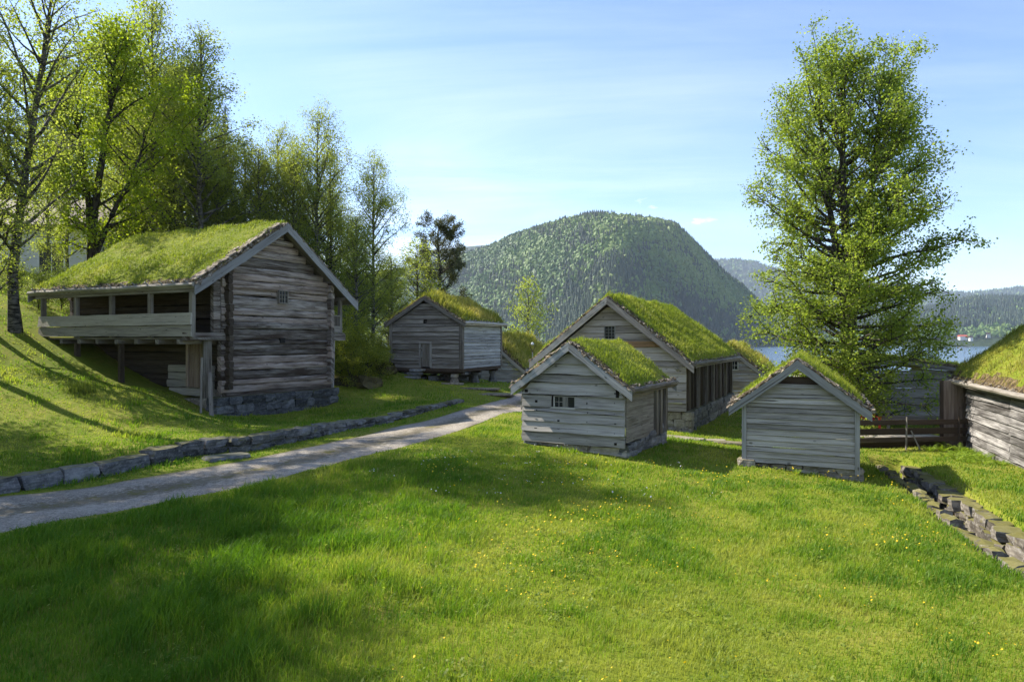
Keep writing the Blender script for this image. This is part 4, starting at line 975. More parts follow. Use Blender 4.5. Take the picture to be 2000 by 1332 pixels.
# ------------------------------------------------------------------ barn on the right edge
# local x across the barn (towards the right), y away from the camera along its wall
bd = Vector((0.34, 0.94)).normalized()
O = (13.1 - bd.x * 9.0, 17.5 - bd.y * 9.0)
h = House('turf_barn', 'low long barn with weathered dark boards and a high turf roof at the right edge', 'barn', O, (bd.y, -bd.x), -3.3, 9000)
h.outline(-0.35, -1.36, 3.6, 1.75, 7.6, -1.36); h.foot(-0.05, 7.4, -0.2, 14.2)
m = h.mb()
zs_ = np.linspace(0, 1, 10)
for a, b in zip(zs_[:-1], zs_[1:]):
    for (ya, yb_) in ((-0.2, 4.6), (4.6, 9.8), (9.8, 14.0)):
        lo = lambda yy: -3.25 - 0.03 * max(0, yy - 8); 
        m.clap((0, 0, 0), (0, 1, 0), (-1, 0, 0), ya, yb_ - 0.004, ya, yb_ - 0.004, -3.42 + (2.1) * a, -3.42 + 2.1 * b, 0.024, 0.026, 0.012)
h.put(m, 'side_wall', M['barn_plank'])
m = h.mb(); h.gable_wall(m, 0.0, 7.2, 14.0, -3.6, 0.25, False, drop=0.2); h.gable_wall(m, 0.0, 7.2, -0.2, -3.4, 0.25, True, drop=0.2); h.put(m, 'end_wall', M['barn_plank'])
m = h.mb()
for k in range(4): m.box((-0.66 + k * 0.15, 14.0 + 0.012 * (k % 2), -3.45), (-0.66 + k * 0.15 + 0.146, 14.05 + 0.012 * (k % 2), -1.30), (0, 0, 1))
h.put(m, 'plank_door', M['door_brown'])
h.each('corner_post', M['dark_board'], [((-0.12, 13.9, -3.5), (0.0, 14.06, -1.3)), ((-0.76, 13.98, -3.5), (-0.665, 14.08, -1.3))])
h.turf_roof(-0.4, 14.9, 0.24, 560, (0.08, 0.30), 'turf_straw', seed=9, chips=90, bh=0.18, barge='plank_brown', eave='plank_brown', pegs=False)
BARN = h
# ------------------------------------------------------------------ stone walls, slabs, ditch
def along(P, step, jit, rng):
    d = np.r_[0, np.cumsum(np.hypot(*np.diff(P, axis=0).T))]; x = 0
    while x < d[-1] - 0.1:
        w = step * (0.6 + 0.8 * rng.rand()); c = x + w / 2
        p = np.array([np.interp(c, d, P[:, 0]), np.interp(c, d, P[:, 1])]); q = np.array([np.interp(c + 0.3, d, P[:, 0]), np.interp(c + 0.3, d, P[:, 1])]); r = np.array([np.interp(c - 0.3, d, P[:, 0]), np.interp(c - 0.3, d, P[:, 1])])
        t_ = (q - r) / np.linalg.norm(q - r); yield c / d[-1], p, t_, w
        x += w + jit * rng.rand()
rng = np.random.RandomState(21)
m = MB(21)
for f, p, t_, w in along(WALL, 0.95, 0.02, rng):
    nrm = np.array([-t_[1], t_[0]]); an = math.atan2(t_[1], t_[0]); zt = g1(*(p + nrm * 0.6)); zb_ = g1(*(p - nrm * 0.25)); hh = max(0.12, zt - zb_ + 0.05)
    if w > 1.0 and f > 0.35 or f > 0.52:
        n2 = 2 if f < 0.9 else 1
        for c in range(n2):
            for k in (-1, 1):
                q = p + nrm * (0.14 + 0.05 * rng.randn() * 0.4) + t_ * k * w / 4
                m.stone((q[0], q[1], zb_ - 0.03 + hh / n2 * (c + 0.5)), (w / 2 * (0.93 + 0.1 * rng.rand()), 0.42, hh / n2 * (0.95 + 0.2 * rng.rand())), an + 0.09 * rng.randn(), 0.16)
    else:
        q = p + nrm * 0.15; m.stone((q[0], q[1], zb_ - 0.04 + hh * 0.5), (w * 0.98, 0.46, hh * (0.98 + 0.2 * rng.rand())), an + 0.06 * rng.randn(), 0.13)
o = m.build('retaining_wall', M['stone_wall']); put(o, 'low dry stone retaining wall running along the upper side of the gravel road', 'stone wall')
m = MB(22); q = np.array(pix(443, 886, -2.78)); m.stone((0, 0, 0), (1.05, 0.55, 0.12), 0, 0.06)
o = m.build('step_slab', M['stone']); o.location = (q[0], q[1], g1(*q) + 0.05); o.rotation_euler = (0, 0, 0.75); put(o, 'flat grey stone step lying at the foot of the roadside stone wall', 'stone step')
for (px, py, z, sx, sy, lab) in ((884, 757, -2.2, 1.1, 0.5, 'flat stepping stone nearest the stilt storehouse in the grass'), (938, 767, -2.35, 1.9, 0.55, 'long flat stepping stone in the grass between stilt storehouse and road'),
        (968, 775, -2.45, 1.6, 0.8, 'broad flat stepping stone at the upper edge of the gravel road'), (1330, 857, -3.0, 1.5, 0.6, 'pale flat stone in the grass between the small shed and the big house'), (1421, 865, -3.06, 0.9, 0.5, 'pale flat stone in shade near the left side of the narrow cabin'), (1395, 860, -3.05, 0.7, 0.4, 'small flat stone in the middle of the grass before the big house')):
    q = pix(px, py, z); m = MB(int(px)); m.stone((0, 0, 0), (sx, sy, 0.10), 0, 0.07)
    o = m.build('stepping_stone', M['stone_brown']); o.location = (q[0], q[1], g1(*q) + 0.02); o.rotation_euler = (0, 0, rng.randn() * 0.2 - 0.2); put(o, lab, 'stepping stone', 'flat stones laid in the grass')
m = MB(23)
for side, off, w0 in ((-1, 0.27, 0.42), (1, 0.27, 0.40)):
    for f, p, t_, w in along(DITCH[:5], w0, 0.05, rng):
        nrm = np.array([-t_[1], t_[0]]) * side; an = math.atan2(t_[1], t_[0])
        zg = g1(*(p + nrm * 0.75)); zl = g1(*p)
        if side < 0:
            hh = (zg - zl - 0.07) / 3
            for c in range(3):
                q = p + nrm * (off + 0.07 + 0.03 * rng.randn() + 0.03 * c); ww = w * (0.8 + 0.5 * rng.rand())
                m.stone((q[0], q[1], zl + hh * (c + 0.5) - 0.03 + 0.02 * rng.randn()), (ww * 0.9, 0.26 + 0.12 * c * rng.rand(), hh * (0.9 + 0.4 * rng.rand())), an + 0.16 * rng.randn(), 0.2)
        else:
            q = p + nrm * (off + 0.04); m.stone((q[0], q[1], zg - 0.20 + 0.03 * rng.randn()), (w * 0.9, 0.22, 0.36), an + 0.15 * rng.randn(), 0.16)
o = m.build('ditch_wall', M['stone_ditch']); put(o, 'rough stone lined ditch running down the right side of the lawn', 'ditch wall')

# ------------------------------------------------------------------ walkway fence, railing, deck, bench
rng = np.random.RandomState(31)
t = thing('board_fence', 'dark fence of three horizontal boards on thin posts in front of the plank walkway', 'fence', (10.95, 21.6, -3.4), math.atan2(0.4, 3.75))
for (za, zb_) in ((-2.67, -2.50), (-2.975, -2.77), (-3.21, -3.05)):
    m = MB(int(-za * 100)); m.clap((0, 0, 3.4), (1, 0, 0), (0, -1, 0), 0.0, 3.80, 0.0, 3.80, za, zb_, 0.03, 0.004, 0.006); m.build('board', M['dark_board'], t)
for k, (x, zt, lean) in enumerate(((1.62, -2.42, 0.04), (3.42, -2.38, 0.0), (3.76, -2.45, 0))):
    m = MB(40 + k); m.tube([(x - lean, -0.06, -0.25), (x, -0.05, zt + 3.4)], [0.035, 0.026] if k < 2 else [0.06, 0.06], 6); m.build('post', M['plank_brown'] if k == 0 else M['dark_board'], t)
m = MB(44); m.tube([(1.95, -0.35, -0.22), (1.76, -0.05, 0.55)], [0.03, 0.022], 6); m.build('brace', M['plank_brown'], t)
t = thing('walkway_railing', 'brown single-board railing on the far side of the plank walkway', 'railing', (13.0, 24.3, -3.4), 0.0)
m = MB(45); m.clap((0, 0, 3.4), (1, 0, 0), (0, -1, 0), 0.1, 2.6, 0.1, 2.6, -2.79, -2.64, 0.03, 0.004, 0.004); m.build('board', M['plank_brown'], t)
for x in (0.42, 2.5):
    m = MB(46); m.tube([(x, 0.05, -0.2), (x, 0.05, 0.93)], [0.05, 0.05], 7); m.build('post', M['board_pale'], t)
t = thing('plank_walkway', 'pale plank walkway crossing the brook beside the barn', 'walkway', (10.9, 22.0, -3.3), math.atan2(0.4, 3.75))
for k in range(14):
    m = MB(50 + k); m.box((0.05 + k * 0.27, 0.0, 0.02), (0.05 + k * 0.27 + 0.25, 1.9, 0.06 + 0.006 * rng.rand()), (0, 1, 0)); m.build('plank', M['deck'], t)
m = MB(64); m.box((0.0, 0.10, -0.2), (3.9, 0.25, 0.018)); m.build('beam', M['dark_board'], t); m = MB(65); m.box((0.0, 1.7, -0.2), (3.9, 1.85, 0.018)); m.build('beam', M['dark_board'], t)
bz = -3.34
t = thing('red_bench', 'bright red slatted garden bench behind the dark board fence', 'bench', (11.75, 24.6, bz), 0.0)
m = MB(66); 
for k in range(4): m.box((0, -0.42 + k * 0.11, 0.40), (1.35, -0.33 + k * 0.11, 0.43))
m.build('seat', M['red_paint'], t)
m = MB(67); m.box((0, 0.04, 0.78), (1.35, 0.07, 0.88)); m.box((0, 0.04, 0.50), (1.35, 0.07, 0.56))
for k in range(15): m.box((0.05 + k * 0.09, 0.042, 0.56), (0.08 + k * 0.09, 0.066, 0.78), (0, 0, 1))
m.build('backrest', M['red_paint'], t)
for (x, y, hh) in ((0.02, -0.4, 0.62), (1.27, -0.4, 0.62), (0.02, 0.02, 0.9), (1.27, 0.02, 0.9)):
    m = MB(68); m.box((x, y, 0), (x + 0.06, y + 0.06 if y < 0 else y + 0.018, hh if y < 0 else hh)); m.build('leg', M['red_paint'], t)
for x in (0.0, 1.25): m = MB(69); m.box((x, -0.44, 0.622), (x + 0.1, 0.02, 0.65)); m.build('armrest', M['red_paint'], t)

# ------------------------------------------------------------------ lamp post
lx, ly = 40 / FPX * 38.5, 38.5; lz = g1(lx, ly)
t = thing('lamp_post', 'thin grey lamp post with a forked top beside the stilt storehouse', 'lamp post', (lx, ly, lz))
m = MB(70); m.tube([(0, 0, -0.1), (0, 0, 1.9)], [0.035, 0.03], 8); m.build('pole', M['iron'], t)
m = MB(71); m.tube([(0, 0, 1.88), (-0.17, 0, 2.32)], [0.022, 0.018], 6); m.tube([(0, 0, 1.88), (0.17, 0, 2.32)], [0.022, 0.018], 6); m.build('fork', M['dark_board'], t)
m = MB(72); m.tube([(0, 0, 2.30), (0, 0, 2.36), (0, 0, 2.46)], [0.06, 0.10, 0.03], 10); m.build('lamp_head', M['lamp_glass'], t)

# ------------------------------------------------------------------ pale house among the trees
hz = 3.0
t = thing('pale_house', 'pale house with a dark tiled roof half hidden behind the birches', 'house', (-22.0, 38.0, hz), 0.0)
m = MB(80); m.box((-15, 0, -2.0), (0, 7, 3.45)); m.add([(0, 0, 3.45), (0, 7, 3.45), (0, 3.5, 5.3), (-15, 0, 3.45), (-15, 7, 3.45), (-15, 3.5, 5.3)], ((0, 1, 2), (3, 5, 4), (0, 2, 5, 3), (1, 4, 5, 2)))
for k in range(24): m.box((-15, -0.012, -1.5 + k * 0.205), (0, -0.003, -1.5 + k * 0.205 + 0.19))
m.build('wall', M['house_wall'], t)
m = MB(81); m.add([(-15.4, -0.5, 3.25), (0.45, -0.5, 3.25), (0.45, 3.5, 5.42), (-15.4, 3.5, 5.42), (-15.4, -0.5, 3.40), (0.45, -0.5, 3.40), (0.45, 3.5, 5.58), (-15.4, 3.5, 5.58)], MB.BOXF); m.add([(-15.4, 3.5, 5.42), (0.45, 3.5, 5.42), (0.45, 7.5, 3.25), (-15.4, 7.5, 3.25), (-15.4, 3.5, 5.58), (0.45, 3.5, 5.58), (0.45, 7.5, 3.40), (-15.4, 7.5, 3.40)], MB.BOXF)
rf = m.build('roof', M['roof_tile'], t)
m = MB(82); m.bar((0.47, -0.52, 3.36), (0.47, 3.5, 5.53), 0.05, 0.22); m.bar((0.47, 3.5, 5.53), (0.47, 7.5, 3.36), 0.05, 0.22); m.build('barge_board', M['white_paint'], rf)
for x in (-12.4, -7.4, -3.6):
    m = MB(83); m.box((x - 0.75, -0.06, 0.6), (x - 0.68, 0.0, 2.5)); m.box((x + 0.68, -0.06, 0.6), (x + 0.75, 0.0, 2.5)); m.box((x - 0.68, -0.06, 2.43), (x + 0.68, 0.0, 2.5)); m.box((x - 0.68, -0.06, 0.6), (x + 0.68, 0.0, 0.67)); m.box((x - 0.02, -0.05, 0.67), (x + 0.02, 0.0, 2.43))
    w = m.build('window', M['white_paint'], t); m = MB(84); m.box((x - 0.68, -0.03, 0.67), (x + 0.68, -0.014, 2.43)); m.build('pane', M['glass'], w)

# ------------------------------------------------------------------ trees
def tube_arr(pts, rad, n):
    pts = np.asarray(pts); k = len(pts)
    d = np.gradient(pts, axis=0); d /= np.linalg.norm(d, axis=1)[:, None] + 1e-9
    h = np.where(np.abs(d[:, 2:3]) < 0.9, np.array([[0, 0, 1.0]]), np.array([[1.0, 0, 0]]))
    a = np.cross(d, h); a /= np.linalg.norm(a, axis=1)[:, None]; b = np.cross(a, d)
    th = 2 * np.pi * np.arange(n) / n
    return (pts[:, None] + (a[:, None] * np.cos(th)[None, :, None] + b[:, None] * np.sin(th)[None, :, None]) * np.asarray(rad)[:, None, None]).reshape(-1, 3)
def gen_tree(name, seed, H, prof, nprim, h0, leafn, leafs, wmat, lmat, elev=(0.1, 0.9), droop=0.0, tr=0.17, stems=((0, 0, 1.0),), sec=2.4, spread=0.14, aspect=0.62, wander=0.18, needle=False, curve=0.25, twig=0.35, clump=0.0, vary=(0.62, 0.5)):
    rng = np.random.RandomState(seed); Vs = []; Ls = []; off = 0
    def add_tube(p, r, n):
        nonlocal off
        v = tube_arr(p, r, n); k = len(p); Vs.append(v)
        i = np.arange(k - 1)[:, None] * n + np.arange(n)[None]; j = np.arange(k - 1)[:, None] * n + (np.arange(n) + 1)[None] % n
        Ls.append((np.stack([i, j, j + n, i + n], -1).reshape(-1, 4) + off)); off += len(v)
    axes = []
    for (ax, ay, hs) in stems:      # lean of each leader at its top, share of height
        n = 13; tt = np.linspace(0, 1, n); w = np.cumsum(rng.randn(n, 2) * wander * H / 90, 0); w -= w[0]
        sp = smooth01(0.12, 1.0, tt)
        p = np.stack([ax * sp + w[:, 0], ay * sp + w[:, 1], tt * H * 0.97 * hs - 0.15 * (tt == 0)], 1)
        base_r = tr * (1.0 if hs == 1.0 else 0.75); r = base_r * (1 - tt * 0.93) ** 0.85 + 0.012; r[0] *= 1.35
        add_tube(p, r, 7); axes.append((p, r, hs))
    seg0 = []; seg1 = []; wt = []
    ga = 2.39996; az = rng.rand() * 6.28
    for i in range(nprim):
        t = h0 + (0.985 - h0) * ((i + rng.rand()) / nprim) ** 0.92
        c = [a for a in axes if a[2] >= t + 0.03]; a = c[rng.randint(len(c))] if c else axes[0]
        ti = min(t / a[2], 0.99) * 12; i0 = int(ti); f = ti - i0; b0 = a[0][i0] * (1 - f) + a[0][min(i0 + 1, 12)] * f
        rb = a[1][i0]
        Rr = prof(t) * (vary[0] + vary[1] * rng.rand()); az += ga + rng.randn() * 0.5
        el = elev[0] + (elev[1] - elev[0]) * t + rng.randn() * 0.13
        L = Rr / max(0.45, math.cos(el)); k = 7; p = [b0]; e = el; z_ = az
        for s in range(k - 1):
            p.append(p[-1] + np.array([math.cos(z_) * math.cos(e), math.sin(z_) * math.cos(e), math.sin(e)]) * L / (k - 1))
            e += (curve - droop * 2.2 * (s / k)) * 0.22 + rng.randn() * 0.10; z_ += rng.randn() * 0.14
        p = np.array(p); r0 = min(rb * 0.6, 0.022 + 0.020 * L); add_tube(p, np.linspace(r0, 0.006, k), 5)
        for s in range(k // 2, k - 1): seg0.append(p[s]); seg1.append(p[s + 1]); wt.append(L / (k - 1) * 0.7)
        for q in range(int(L * sec) + 2):
            fq = 0.16 + 0.84 * rng.rand() ** 0.8; x = fq * (k - 1); j = min(int(x), k - 2); pb = p[j] + (p[j + 1] - p[j]) * (x - j); d = p[j + 1] - p[j]; d /= np.linalg.norm(d)
            u = rng.randn(3); u -= d * (u @ d); u /= np.linalg.norm(u); 
            dd = d * 0.65 + u * 0.8; dd[2] += 0.12 - droop * 0.5; dd /= np.linalg.norm(dd)
            l2 = (L * twig * (1.15 - 0.7 * fq) + 0.22) * (0.6 + 0.7 * rng.rand()); sp = [pb]
            for s in range(3):
                sp.append(sp[-1] + dd * l2 / 3); dd = dd + rng.randn(3) * 0.22; dd[2] += 0.05 - droop * 0.42; dd /= np.linalg.norm(dd)
            sp = np.array(sp); add_tube(sp, np.linspace(max(0.006, r0 * 0.28), 0.003, 4), 3)
            w0 = l2 / 3 * (1 + clump * rng.randn())
            for s in range(3): seg0.append(sp[s]); seg1.append(sp[s + 1]); wt.append(max(0, w0) * (0.7 + 0.3 * s))
    V = np.concatenate(Vs); L_ = np.concatenate(Ls)
    tm = np_mesh(name + '_wood', V, L_.ravel(), np.full(len(L_), 4), M[wmat], smooth=True)
    s0 = np.array(seg0); s1 = np.array(seg1); wt = np.array(wt); pick = rng.choice(len(wt), leafn, p=wt / wt.sum())
    P = s0[pick] + (s1 - s0)[pick] * rng.rand(leafn, 1)
    dv = (s1 - s0)[pick]; dv /= np.linalg.norm(dv, axis=1)[:, None] + 1e-9
    if needle:
        dirs = dv * 0.7 + rng.randn(leafn, 3) * 0.55; P = P + rng.randn(leafn, 3) * spread
    else:
        dirs = dv * 0.5 + rng.randn(leafn, 3) * 0.8; dirs[:, 2] -= 0.25 + droop * 0.8; P = P + rng.randn(leafn, 3) * spread
    dirs /= np.linalg.norm(dirs, axis=1)[:, None]
    nn = rng.randn(leafn, 3) * 0.8 + np.array([0, 0, 0.7]); sd = np.cross(dirs, nn); sd /= np.linalg.norm(sd, axis=1)[:, None] + 1e-9
    l = leafs * (0.55 + 0.8 * rng.rand(leafn, 1)); w = l * aspect
    V = np.stack([P, P + dirs * l * 0.45 + sd * w * 0.5, P + dirs * l, P + dirs * l * 0.45 - sd * w * 0.5], 1).reshape(-1, 3)
    rb = rng.rand(len(wt))[pick]
    cm = np_mesh(name + '_leaves', V, np.arange(leafn * 4), np.full(leafn, 4), M[lmat], np.repeat(np.clip(0.55 * rng.rand(leafn) + 0.45 * rb, 0, 1), 4))
    return tm, cm
def pfun(*kv):
    xs = [a for a, b in kv]; ys = [b for a, b in kv]
    return lambda t: float(np.interp(t, xs, ys))
PROTO = {}
def proto(k, *a, **kw): PROTO[k] = gen_tree(k, *a, **kw)
proto('birch_airy', 1, 15.0, pfun((0.2, 2.2), (0.4, 3.2), (0.6, 3.3), (0.8, 2.2), (1, 0.5)), 46, 0.18, 11500, 0.105, 'bark_birch', 'leaf_birch', (0.35, 1.0), 0.35, 0.21, stems=((1.5, 0, 1.0),), spread=0.22, wander=0.4, sec=2.0)
proto('birch_narrow', 2, 14.0, pfun((0.1, 1.5), (0.3, 2.1), (0.6, 1.8), (0.85, 1.0), (1, 0.25)), 60, 0.12, 17000, 0.10, 'bark_birch', 'leaf_birch', (0.35, 1.05), 0.3, 0.14, spread=0.2, wander=0.3)
proto('birch_wide', 3, 13.0, pfun((0.1, 1.8), (0.35, 2.7), (0.6, 2.6), (0.85, 1.4), (1, 0.4)), 60, 0.10, 22000, 0.105, 'bark_birch', 'leaf_birch', (0.25, 1.0), 0.3, 0.15, spread=0.24)
proto('bright_tree', 4, 14.0, pfun((0.15, 2.2), (0.4, 3.2), (0.65, 2.9), (0.88, 1.6), (1, 0.5)), 64, 0.16, 30000, 0.135, 'bark_dark', 'leaf_bright', (0.3, 0.9), 0.05, 0.24, stems=((1.2, 0.1, 1.0), (-1.0, 0.3, 0.86), (2.6, -0.3, 0.62)), spread=0.24, aspect=0.75)
proto('spruce', 5, 15.0, pfun((0.05, 2.3), (0.3, 1.9), (0.7, 0.95), (1, 0.06)), 120, 0.05, 24000, 0.17, 'bark_dark', 'spruce', (-0.30, 0.35), 0.15, 0.17, needle=True, spread=0.05, aspect=0.20, wander=0.05, curve=0.4, sec=3.4, twig=0.28)
proto('pine', 6, 11.0, pfun((0.3, 1.6), (0.5, 2.6), (0.75, 2.4), (0.92, 1.5), (1, 0.5)), 30, 0.30, 26000, 0.20, 'bark_dark', 'pine', (0.05, 0.7), 0.0, 0.17, needle=True, spread=0.11, aspect=0.20, sec=2.6, twig=0.30, clump=0.8, wander=0.5)
proto('birch_thin', 7, 11.0, pfun((0.1, 1.3), (0.35, 1.9), (0.7, 1.5), (1, 0.3)), 44, 0.08, 5200, 0.15, 'bark_birch', 'leaf_birch', (0.4, 1.0), 0.4, 0.10, spread=0.24)
proto('dark_tree', 8, 12.0, pfun((0.08, 2.4), (0.4, 3.2), (0.7, 2.5), (1, 0.5)), 60, 0.06, 24000, 0.14, 'bark_dark', 'leaf_dark', (0.2, 0.9), 0.1, 0.18, spread=0.28)
proto('alder', 19, 15.3, pfun((0.05, 2.6), (0.12, 3.3), (0.25, 3.8), (0.42, 3.75), (0.55, 3.6), (0.68, 3.1), (0.80, 2.3), (0.9, 1.6), (1, 0.9)), 190, 0.06, 128000, 0.098, 'bark_grey', 'leaf_alder', (-0.22, 0.95), 0.06, 0.30, stems=((0.1, 0, 1.0), (-1.1, 0.5, 0.99), (1.0, -0.5, 0.98)), vary=(0.72, 0.34), clump=0.45, spread=0.15, aspect=0.75, sec=2.5, twig=0.30, wander=0.2)
proto('birch_high', 12, 18.0, pfun((0.5, 1.6), (0.7, 2.6), (0.9, 1.6), (1, 0.5)), 50, 0.5, 16000, 0.13, 'bark_birch', 'leaf_birch', (0.3, 1.0), 0.3, 0.2, spread=0.24)
proto('bush', 10, 2.2, pfun((0.0, 0.9), (0.5, 1.25), (1, 0.4)), 34, 0.04, 5200, 0.085, 'bark_dark', 'leaf_bush', (0.3, 0.9), 0.0, 0.035, stems=((0.3, 0, 1.0), (-0.5, 0.2, 0.9), (0.2, -0.5, 0.8)), spread=0.11, aspect=0.7)
proto('dark_bush', 11, 3.6, pfun((0.0, 1.5), (0.5, 1.9), (1, 0.6)), 40, 0.03, 8000, 0.125, 'bark_dark', 'leaf_dark', (0.3, 0.9), 0.0, 0.05, stems=((0.5, 0, 1.0), (-0.7, 0.2, 0.9)), spread=0.2)
PH_ = {'birch_airy': 15, 'birch_high': 18, 'birch_narrow': 14, 'birch_wide': 13, 'bright_tree': 14, 'spruce': 15, 'pine': 11, 'birch_thin': 11, 'dark_tree': 12, 'alder': 15.3, 'bush': 2.2, 'dark_bush': 3.6}
trng = np.random.RandomState(77)
def tree(kind, px, Y, top, label, cat='tree', group=None, rot=None, wide=1.0, H=None, name=None, X=None):
    x = (px - 1000) / FPX * Y if X is None else X; z = g1(x, Y)
    if H is None: H = (668 - top) / FPX * Y - z
    nm = name or {'birch_airy': 'birch_tree', 'birch_high': 'birch_tree', 'birch_narrow': 'birch_tree', 'birch_wide': 'birch_tree', 'birch_thin': 'birch_tree', 'bright_tree': 'leafy_tree', 'spruce': 'spruce_tree', 'pine': 'pine_tree', 'dark_tree': 'leafy_tree', 'alder': 'leafy_tree', 'bush': 'bush', 'dark_bush': 'bush'}[kind]
    t = thing(nm, label, cat, (x, Y, z - 0.05), trng.rand() * 6.28 if rot is None else rot, group)
    s = H / PH_[kind]; t.scale = (s * wide, s * wide, s)
    tm, cm = PROTO[kind]
    obj('trunk', tm, t); obj('crown', cm, t)
    return t
tree('alder', 1655, 25.5, 128, 'tall spreading leafy tree with fresh green leaves rising behind the narrow cabin', rot=3.3, wide=1.03)
FR = 'trees of the hillside wood'
T = [
 ('birch_airy', 30, 25.5, -60, 'airy birch with a thick dark leaning trunk, left of the log storehouse', 0.0, 1.0),
 ('birch_narrow', -10, 24.5, 60, 'birch whose slanting trunk cuts the left edge of the photo', 2.0, 1.0),
 ('birch_narrow', 135, 35, 110, 'slender birch in front of the pale house wall', 1.0, 0.7),
 ('bright_tree', 180, 34, 40, 'bright yellow-green tree forking low, above the left end of the storehouse roof', 0.0, 1.0),
 ('birch_wide', 298, 38, -5, 'tallest upright birch just behind the forked bright green tree', 4.0, 0.85),
 ('birch_narrow', 382, 37, 55, 'tall narrow birch right of the tallest one, its top clear against the sky', 3.0, 1.15),
 ('spruce', 440, 43, 198, 'dark pointed spruce top rising among the birches', 0.5, 0.9),
 ('birch_narrow', 478, 41, 268, 'medium birch directly right of the pointed spruce', 5.0, 1.2),
 ('birch_wide', 540, 42, 258, 'rounded light green birch behind the ridge of the log storehouse', 2.2, 0.9),
 ('birch_wide', 618, 41, 226, 'high domed birch behind the right roof slope of the log storehouse', 1.2, 0.85),
 ('birch_narrow', 652, 43, 300, 'birch leaning against the domed one, nearer the gap', 0.2, 1.2),
 ('birch_wide', 728, 41, 312, 'pointed birch with a pale trunk standing between log storehouse and stilt storehouse', 2.9, 0.85),
 ('birch_narrow', 693, 38, 420, 'small low birch at the foot of the pointed one', 4.4, 1.5),
 ('birch_narrow', 768, 43, 500, 'small birch at the left corner of the stilt storehouse', 0.9, 1.7),
 ('birch_narrow', 95, 33, 200, 'slim birch between the leaning dark birch and the forked bright tree', 1.7, 0.8),
 ('birch_wide', 572, 40, 292, 'broad light birch between the rounded one and the domed one', 3.3, 0.9),
 ('birch_narrow', 512, 39.5, 285, 'slim birch between the medium birch and the rounded light green one', 0.6, 1.2),
 ('birch_wide', 425, 40, 262, 'broad birch standing in front of the pointed spruce', 1.9, 0.8),
 ('birch_narrow', 335, 39, 120, 'slim birch between the two tallest birches', 2.6, 1.1),
 ('birch_wide', 240, 40, 150, 'broad birch behind the crown of the forked bright tree', 5.2, 0.8),
 ('pine', 858, 48, 425, 'dark windswept pine behind the stilt storehouse roof', 1.5, 1.0),
 ('birch_thin', 816, 45, 470, 'light green birch growing in front of the dark pine', 3.6, 1.3),
 ('birch_thin', 1030, 60, 545, 'thin see-through birch standing alone before the mountain', 0.7, 0.9),
]
for (k, px, Y, top, lab, rot, wd) in T: tree(k, px, Y, top, lab, rot=rot, wide=wd)
# the wood further up the slope
bgx = [(15, 49, 150, 'spruce'), (62, 51, 190, 'spruce'), (105, 49, 215, 'spruce'), (-40, 52, 120, 'spruce'), (150, 50, 150, 'birch_wide'), (262, 45, 190, 'birch_wide'), (262, 52, 110, 'birch_wide'), (335, 44, 140, 'birch_wide'), (350, 40, 250, 'birch_wide'), (405, 48, 190, 'birch_wide'), (425, 44, 330, 'birch_wide'), (500, 46, 330, 'birch_wide'), (575, 47, 330, 'birch_wide'), (590, 42, 400, 'birch_wide'), (640, 49, 380, 'birch_wide'), (290, 44, 290, 'dark_tree'), (460, 41, 400, 'dark_tree'), (-60, 49, 260, 'dark_tree'), (690, 52, 450, 'birch_wide'), (545, 43, 420, 'dark_tree'), (760, 55, 520, 'birch_wide'), (320, 41, 330, 'birch_narrow'), (395, 42, 300, 'birch_narrow')]
NB = {'spruce': ('dark spruce standing in the wood behind the pale house', 'spruces behind the pale house'), 'dark_tree': ('shady dark green tree in the depth of the wood behind the log storehouse', 'shady trees in the wood'), 'birch_wide': ('birch deep in the wood behind the front row of trees', 'birches deep in the wood'), 'birch_narrow': ('slim birch close behind the storehouse roof', 'slim birches behind the roof')}
for i, (px, Y, top, k) in enumerate(bgx):
    tree(k, px, Y, top, NB[k][0], group=NB[k][1], wide=0.95 + 0.3 * trng.rand())
for i, (px, Y, hh) in enumerate([(75, 28.5, 1.3), (120, 30, 1.5), (240, 38, 3.0), (300, 39, 3.0), (350, 40, 3.4), (420, 41, 3.2), (500, 43, 3.2), (560, 43, 3.4), (620, 42, 3.2), (25, 30, 1.2), (660, 44, 3.4), (700, 46, 3.4)]):
    tree('dark_bush', px, Y, 0, 'dark leafy bush in the undergrowth of the wood', 'bush', 'undergrowth bushes', H=hh)
# trees standing outside the left edge, whose shade falls over the front of the lawn and the road
for i, (x, y, hh, k) in enumerate([(-19.0, 17.2, 13.0, 'dark_tree'), (-22.5, 20.0, 15.0, 'birch_wide'), (-16.0, 12.2, 13.0, 'dark_tree'), (-20.5, 14.0, 13.5, 'birch_wide'), (-15.0, 9.4, 12.5, 'birch_wide'), (-20.0, 22.6, 18.0, 'birch_high')]):
    tree(k, 0, y, 0, 'roadside tree shading the front of the lawn', group='shade trees at the road', H=hh, X=x)

